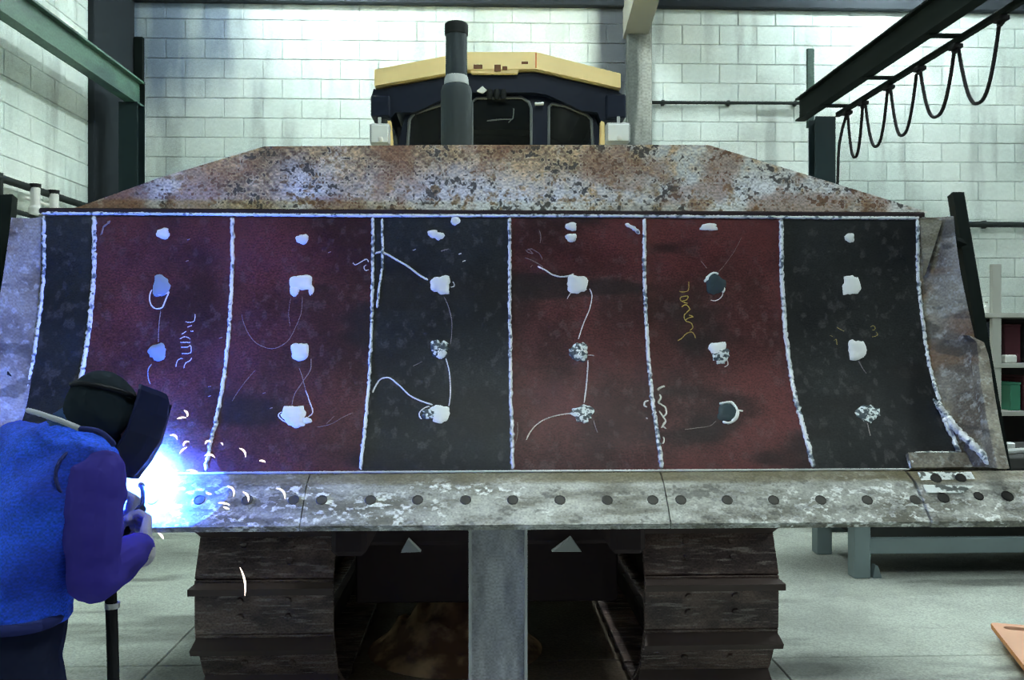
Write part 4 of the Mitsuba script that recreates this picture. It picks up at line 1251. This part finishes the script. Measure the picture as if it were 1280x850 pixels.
pk = thing('person', 'welder in blue jacket and black cap bending to the blade with a welding gun', 'person')
head = hull([(hc + hU * .030 - look * .02, .078), (hc - hU * .02 + look * .01, .072), (hc - hU * .080 + look * .045, .042)])
face = chain([(hc + look * .085 + hU * .01, .014), (hc + look * .108 - hU * .022, .013)], 10) + chain([(hc + look * .078 - hU * .062 + hR * .018, .009), (hc + look * .078 - hU * .062 - hR * .018, .009)], 8) \
    + chain([(hc + look * .078 + hU * .022 + hR * .045, .010), (hc + look * .088 + hU * .026, .010), (hc + look * .078 + hU * .022 - hR * .045, .010)], 8)
ears = ball(hc + hR * .072 - hU * .005, .017, 10) + ball(hc - hR * .072 - hU * .005, .017, 10)
sock = ball(hc + look * .098 + hR * .032 + hU * .004, .013, 10) + ball(hc + look * .098 - hR * .032 + hU * .004, .013, 10)
bodym = torso(0) + arm(shR, elR, wrR, 0) + arm(shL, elL, wrL, 0) + leg(hpR, knR, anR, 0) + leg(hpL, knL, anL, 0) + chain([(shm + up * .02, .062), (nk, .055), (hc - hU * .06 - look * .02, .060)]) + (head + face + ears - sock) \
    + mkhand(handR, -.0012) + mkhand(handL, -.0012)
for a_ in (anR, anL):
    bodym = bodym + hull([(a_ - up * .035 - dF * .03, .036), (a_ - up * .045 + dF * .13, .028)])
add(pk, to_tm(bodym, 0.016, 6), 'skin', True)
for s in (1, -1):
    add(pk + '__eye', trimesh.creation.icosphere(2, 0.011).apply_translation(hc + look * .088 + hR * .032 * s + hU * .004), 'box_white', True)


def cloth(m, amp, fr, seed):
    """Soft folds: vertices pushed along the normals by noise."""
    n = m.vertex_normals
    q = m.vertices * fr
    m.vertices = m.vertices + n * (amp * (meshkit.fbm(q, 3, seed) - 0.5) * 2)[:, None]
    return m


cut = m3.Manifold.cube([3, 3, 1.0], True).translate([-1.3, 2.6, 1.01 - .5])
jack = torso(.026) + chain([(shm + up * .02, .075), (nk - up * .01, .072)])
jack = jack + hull([(shR - dR * .035 + up * .012, .078), (shm - up * .01 - dF * .03, .105), (chs + dR * .07, .125)]) + hull([(shL + dR * .01, .088), (shm - up * .01 - dF * .03, .105), (chs - dR * .08, .13)])
jack = jack - cut
jk = add(pk + '__jacket', cloth(to_tm(jack, 0.014, 6), .012, A([8, 8, 11.0]), 3), 'jacket_blue', True)
labels[jk] = {'label': 'bright blue work jacket'}
for s, e_, w in ((shR, elR, wrR), (shL, elL, wrL)):
    sl = chain([(s * .97 + e_ * .03, .080), ((s + e_) / 2 + A([.0, -.01, 0]), .077), (e_, .070), ((e_ + w) / 2, .066), (w - (w - e_) * .10, .050)])
    k = add(jk + '__sleeve', cloth(to_tm(sl, 0.010, 6), .013, A([9, 9, 17.0]), 5), 'sleeve_navy', True)
    ax = (w - e_) / np.linalg.norm(w - e_)
    c = w - ax * .012
    add(jk + '__cuff', to_tm(chain([(c - ax * .012, .052), (c + ax * .006, .050)]), .012, 3), 'sleeve_navy', True)
# armhole seam, hem, collar with pale piping
q = []
v_ = elR - shR; v_ /= np.linalg.norm(v_)
s1 = np.cross(v_, dR); s1 /= np.linalg.norm(s1); s2 = np.cross(v_, s1)
for a in np.linspace(0, 2 * np.pi, 33):
    q.append(shR - dR * .025 + v_ * .01 + (s1 * math.cos(a) + (v_ * .8 + dR * .15) * math.sin(a)) * .105)
add(jk + '__seam', tube(q, .005, 6), 'jacket_seam', True)
ring = []
for a in np.linspace(0, 2 * np.pi, 41):
    ring.append(pel + up * .095 + dR * math.cos(a) * .222 + dF * math.sin(a) * .136)
add(jk + '__hem', tube(ring, .016, 8), 'jacket_seam', True)
colr = cloth(to_tm(chain([(nk - up * .035 - dF * .008, .088), (nk + up * .012, .083)]), .012, 4), .004, A([14, 14, 14.0]), 8)
add(jk + '__collar', colr, 'collar_navy', True)
q = [P(35, 513, 2.60), P(52, 518, 2.53), P(70, 524, 2.485), P(86, 530, 2.47), P(100, 536, 2.465)]
add(jk + '__piping', tube(spline(q, 16), .008, 7), 'piping_grey', True)
q = [P(100, 536, 2.465), P(118, 538, 2.455), P(132, 545, 2.46), P(142, 556, 2.48)]
add(jk + '__collar_edge', tube(spline(q, 14), .008, 7), 'jacket_seam', True)
tr_ = leg(hpR, knR, anR, .022) + leg(hpL, knL, anL, .022) + hull([(pel + dR * .09, .128), (pel - dR * .09, .128), (wst - up * .055 + dR * .082, .112), (wst - up * .055 - dR * .080, .108)])
k = add(pk + '__trousers', cloth(to_tm(tr_, 0.016, 6), .007, A([9, 9, 6.0]), 12), 'trouser_navy', True)
for a_ in (anR, anL):
    bt = hull([(a_ - up * .035 - dF * .035, .047), (a_ - up * .046 + dF * .13, .040), (a_ - up * .046 + dF * .06, .044)]) + chain([(a_ - up * .02, .052), (a_ + up * .07, .054)])
    bt = bt - m3.Manifold.cube([4, 4, .2], True).translate([-1.3, 2.5, -.1])
    add(pk + '__boot', to_tm(bt, .014, 3), 'boot_black', True)
capm = hull([(hc + hU * .030 - look * .025, .090), (hc - look * .035 + hU * .0, .088), (hc + look * .01 + hU * .025, .085), (hc - look * .02 - hU * .03 + hR * .028, .068), (hc - look * .02 - hU * .03 - hR * .028, .068)]) + hull([(hc - look * .04 - hU * .02, .080), (hc - look * .03 - hU * .10, .064), (hc - hU * .09 + look * .01, .066)])
capm = capm - hull([(hc + look * .105 - hU * .05, .070), (hc + look * .2 - hU * .06, .12)])
k = add(pk + '__cap', cloth(to_tm(capm, 0.012, 4), .005, A([16, 16, 16.0]), 21), 'cap_black', True)
labels[k] = {'label': 'black cap with a flap over the neck'}
g = add(pk + '__glove', to_tm(mkhand(handR, .0016), .004, 4), 'glove_grey', True)
labels[g] = {'label': 'pale grey work glove'}
g2 = add(pk + '__glove', to_tm(mkhand(handL, .0016), .004, 4), 'glove_grey', True)
for h_ in (handR, handL):
    f_ = h_[1] / np.linalg.norm(h_[1])
    add((g if h_ is handR else g2) + '__gauntlet', to_tm(chain([(h_[0] - f_ * .035, .040), (h_[0] + f_ * .008, .033)]), .008, 3), 'glove_grey', True)
# welding mask: a bent shield with side flanges
prof_m = [(-.128, -.045), (-.130, .04), (-.118, .10), (-.075, .145), (0, .160), (.075, .145), (.118, .10), (.130, .04), (.128, -.045)]
lev = [(.092, .76, .76), (.075, .82, .84), (.02, .86, .90), (-.05, .82, .92), (-.11, .62, .88), (-.17, .36, .78)]
vo, vi = [], []
mc = hc + look * .045 + hR * .012
for (h_, sx, sy) in lev:
    for (x, y) in prof_m:
        p = mc + hR * x * sx + look * y * sy + hU * h_
        vo.append(p); vi.append(mc + hR * x * sx * .96 + look * (y * sy - .006) + hU * h_)
n, mm = len(prof_m), len(lev)
v = np.array(vo + vi); o = len(vo); f = []
for i in range(mm - 1):
    for j in range(n - 1):
        a = i * n + j
        f += [[a, a + 1, a + n + 1], [a, a + n + 1, a + n], [o + a, o + a + n + 1, o + a + 1], [o + a, o + a + n, o + a + n + 1]]
rim = [i * n for i in range(mm)] + [(mm - 1) * n + j for j in range(1, n)] + [i * n + n - 1 for i in range(mm - 2, -1, -1)] + [j for j in range(n - 2, 0, -1)]
for a, b in zip(rim, rim[1:] + rim[:1]): f += [[a, b, o + b], [a, o + b, o + a]]
wm = add(pk + '__welding_mask', trimesh.Trimesh(v, np.array(f), process=False), 'mask_blue')
labels[wm] = {'label': 'dark blue welding mask held before the face'}
wx = box(-.055, .055, -.045, .045, 0, .006, .003)
M4 = np.eye(4); M4[:3, 0], M4[:3, 1], M4[:3, 2], M4[:3, 3] = hR, hU, look, mc + look * .136 + hU * .03
add(wm + '__dark_window', wx.apply_transform(M4), 'mask_dark')
band = [hc + hU * .055 + (hR * math.cos(a) * .092 + look * math.sin(a) * .098) - look * .015 for a in np.linspace(0, 2 * np.pi, 33)]
add(wm + '__head_band', tube(band, .008, 6), 'mask_dark', True)

# welding gun with its cable
gk = thing('welding_gun', 'black welding gun in the welder\'s gloves with a hanging cable', 'welding gun')
add(gk + '__handle', tube([gunA, (gunA + gunB) / 2, gunB], [.016, .018, .015], 12), 'black_rubber', 40)
add(gk + '__neck', tube(spline([gunB - gd * .004, (gunB + tip) / 2 + up * .006, tip - A([-.010, .05, .004])], 16), .007, 10), 'black_rubber', True)
nd = (tip - (tip - A([-.010, .05, .004])))
add(gk + '__nozzle', tube([tip - nd, tip - nd * .4, tip - nd * .12], [.012, .012, .010], 12), 'copper', 40)
cb = spline([gunA + gd * .004, gunA - gd * .06, A([-1.085, 2.60, 1.10]), A([-1.068, 2.58, 1.0]), A([-1.065, 2.585, .8]), A([-1.07, 2.60, .4]), A([-1.03, 2.66, .06]), A([-.95, 2.85, .022]), A([-1.05, 3.15, .018]), A([-1.6, 3.3, .018]), A([-2.4, 3.1, .018])], 70)
add(gk + '__cable', tube(cb, .0165, 10), 'black_rubber', True)
p = A([-1.067, 2.582, 1.022])
add(gk + '__ring', lathe([[.0165, -.008], [.021, -.008], [.021, .008], [.0165, .008]], 16, p), 'worn_steel', 30)

# ------------------------------------------------------------------ the arc and its sparks
arc = A([-1.178, 3.150, 1.300])
ak = thing('welding_arc', 'dazzling blue-white welding arc at the foot of the purple-red panel in front of the welder', 'welding arc')
scene['arc_skin'] = {'type': 'diffuse', 'reflectance': {'type': 'rgb', 'value': [0.5, 0.5, 0.5]}}
m = trimesh.creation.icosphere(3, 0.016)
m.vertices *= (1 + 0.5 * (meshkit.noise(m.vertices * 150 + 5, 3) - 0.5))[:, None]
m.apply_translation(arc)
add(ak, m, 'arc_skin', emitter={'type': 'area', 'sampling_weight': 14.0, 'radiance': {'type': 'rgb', 'value': list(ARC)}})
# haze added around the arc so its glare shows as a glow
G = 40
sx_, sy_, sz_ = 0.62, 0.40, 0.62
lo = arc - A([sx_ / 2, 0.20, 0.24])
gz, gy, gx = np.meshgrid(*[(np.arange(G) + .5) / G] * 3, indexing='ij')
gp = np.stack([lo[0] + gx * sx_, lo[1] + gy * sy_, lo[2] + gz * sz_], -1)
dd = gp - arc
rr_ = np.sqrt((dd[..., 0] / 1.0) ** 2 + (dd[..., 1] / 0.9) ** 2 + (np.where(dd[..., 2] > 0, dd[..., 2] / 1.25, dd[..., 2] / 0.8)) ** 2)
puff = meshkit.fbm(gp * 16, 4, 5)
dens = np.exp(-(rr_ / 0.070) ** 2) * 0.9 + 0.30 * np.exp(-(rr_ / 0.15) ** 2) * np.clip(2.2 * (puff - 0.28), 0, 2)
edge_ = 1 - 2 * np.sqrt((gx - .5) ** 2 + (gy - .5) ** 2 + (gz - .5) ** 2)
dens = (dens * np.clip((edge_ - 0.06) / 0.4, 0, 1)).astype(np.float32)
sk = thing('added_glow_haze', 'haze added around the arc to carry its bluish glare', 'smoke')
labels[sk]['kind'] = 'stuff'
bm = trimesh.creation.icosphere(3, 0.5)
bm.vertices = lo + A([sx_, sy_, sz_]) * (bm.vertices + 0.5)
scene['haze_skin'] = {'type': 'null'}
scene[sk] = mikit.ply(bm, 'haze_skin', interior={'type': 'heterogeneous', 'albedo': {'type': 'constvolume', 'value': {'type': 'rgb', 'value': [0.92, 0.94, 0.97]}},
                      'sigma_t': {'type': 'gridvolume', 'grid': mi.VolumeGrid(dens), 'to_world': T().translate(lo.tolist()).scale([sx_, sy_, sz_])}, 'scale': 14.0})

scene['spark_skin'] = {'type': 'diffuse', 'reflectance': {'type': 'rgb', 'value': [0.4, 0.3, 0.2]}}
for i, (x, y, L, a, bend) in enumerate([(209, 512, 5, -20, 0), (232, 517, 9, 62, 2), (227, 523, 11, -8, 1), (217, 547, 11, 30, 3), (233, 555, 9, -35, 3), (229, 563, 12, -42, 1), (260, 554, 8, -20, 3), (277, 555, 4, 50, 1), (262, 571, 13, 10, 3), (240, 589, 14, 6, 1),
                                        (303, 566, 14, 55, 3), (328, 577, 8, 15, 1), (288, 614, 15, 58, 4), (307, 621, 14, 62, 3), (351, 617, 17, 52, 4), (280, 630, 15, 10, 1), (283, 635, 8, 25, 0), (303, 727, 36, 80, 3), (201, 670, 10, 50, 1), (261, 617, 7, 10, 0)]):
    Y = 3.02 + 0.05 * RNG.random() if y > 590 else 3.12
    ar = math.radians(a); tx, ty = math.cos(ar), math.sin(ar)
    pts = []
    for s in np.linspace(-1, 1, 7):
        b = bend * (1 - s * s)
        pts.append(P(x + tx * s * L / 2 + ty * b, y + ty * s * L / 2 - tx * b, Y))
    where = 'below the glove' if x < 205 and y > 640 else 'before the cutting edge' if y > 590 else 'beside the weld seam right of the arc' if x > 250 else 'above the arc before the purple-red panel'
    key = thing('spark', 'small curved glowing spark ' + where if L < 30 else 'longest spark falling in front of the left track', 'spark', 'sparks ' + where if L < 30 and where[:5] != 'below' else None)
    add(key, tube(pts, np.array([.0012, .0028, .0036, .0038, .0034, .0026, .001]) * (1.0 if L > 6 else .7), 6), 'spark_skin', emitter={'type': 'area', 'sampling_weight': 0.03, 'radiance': {'type': 'rgb', 'value': [0.42, 0.34, 0.26]}})
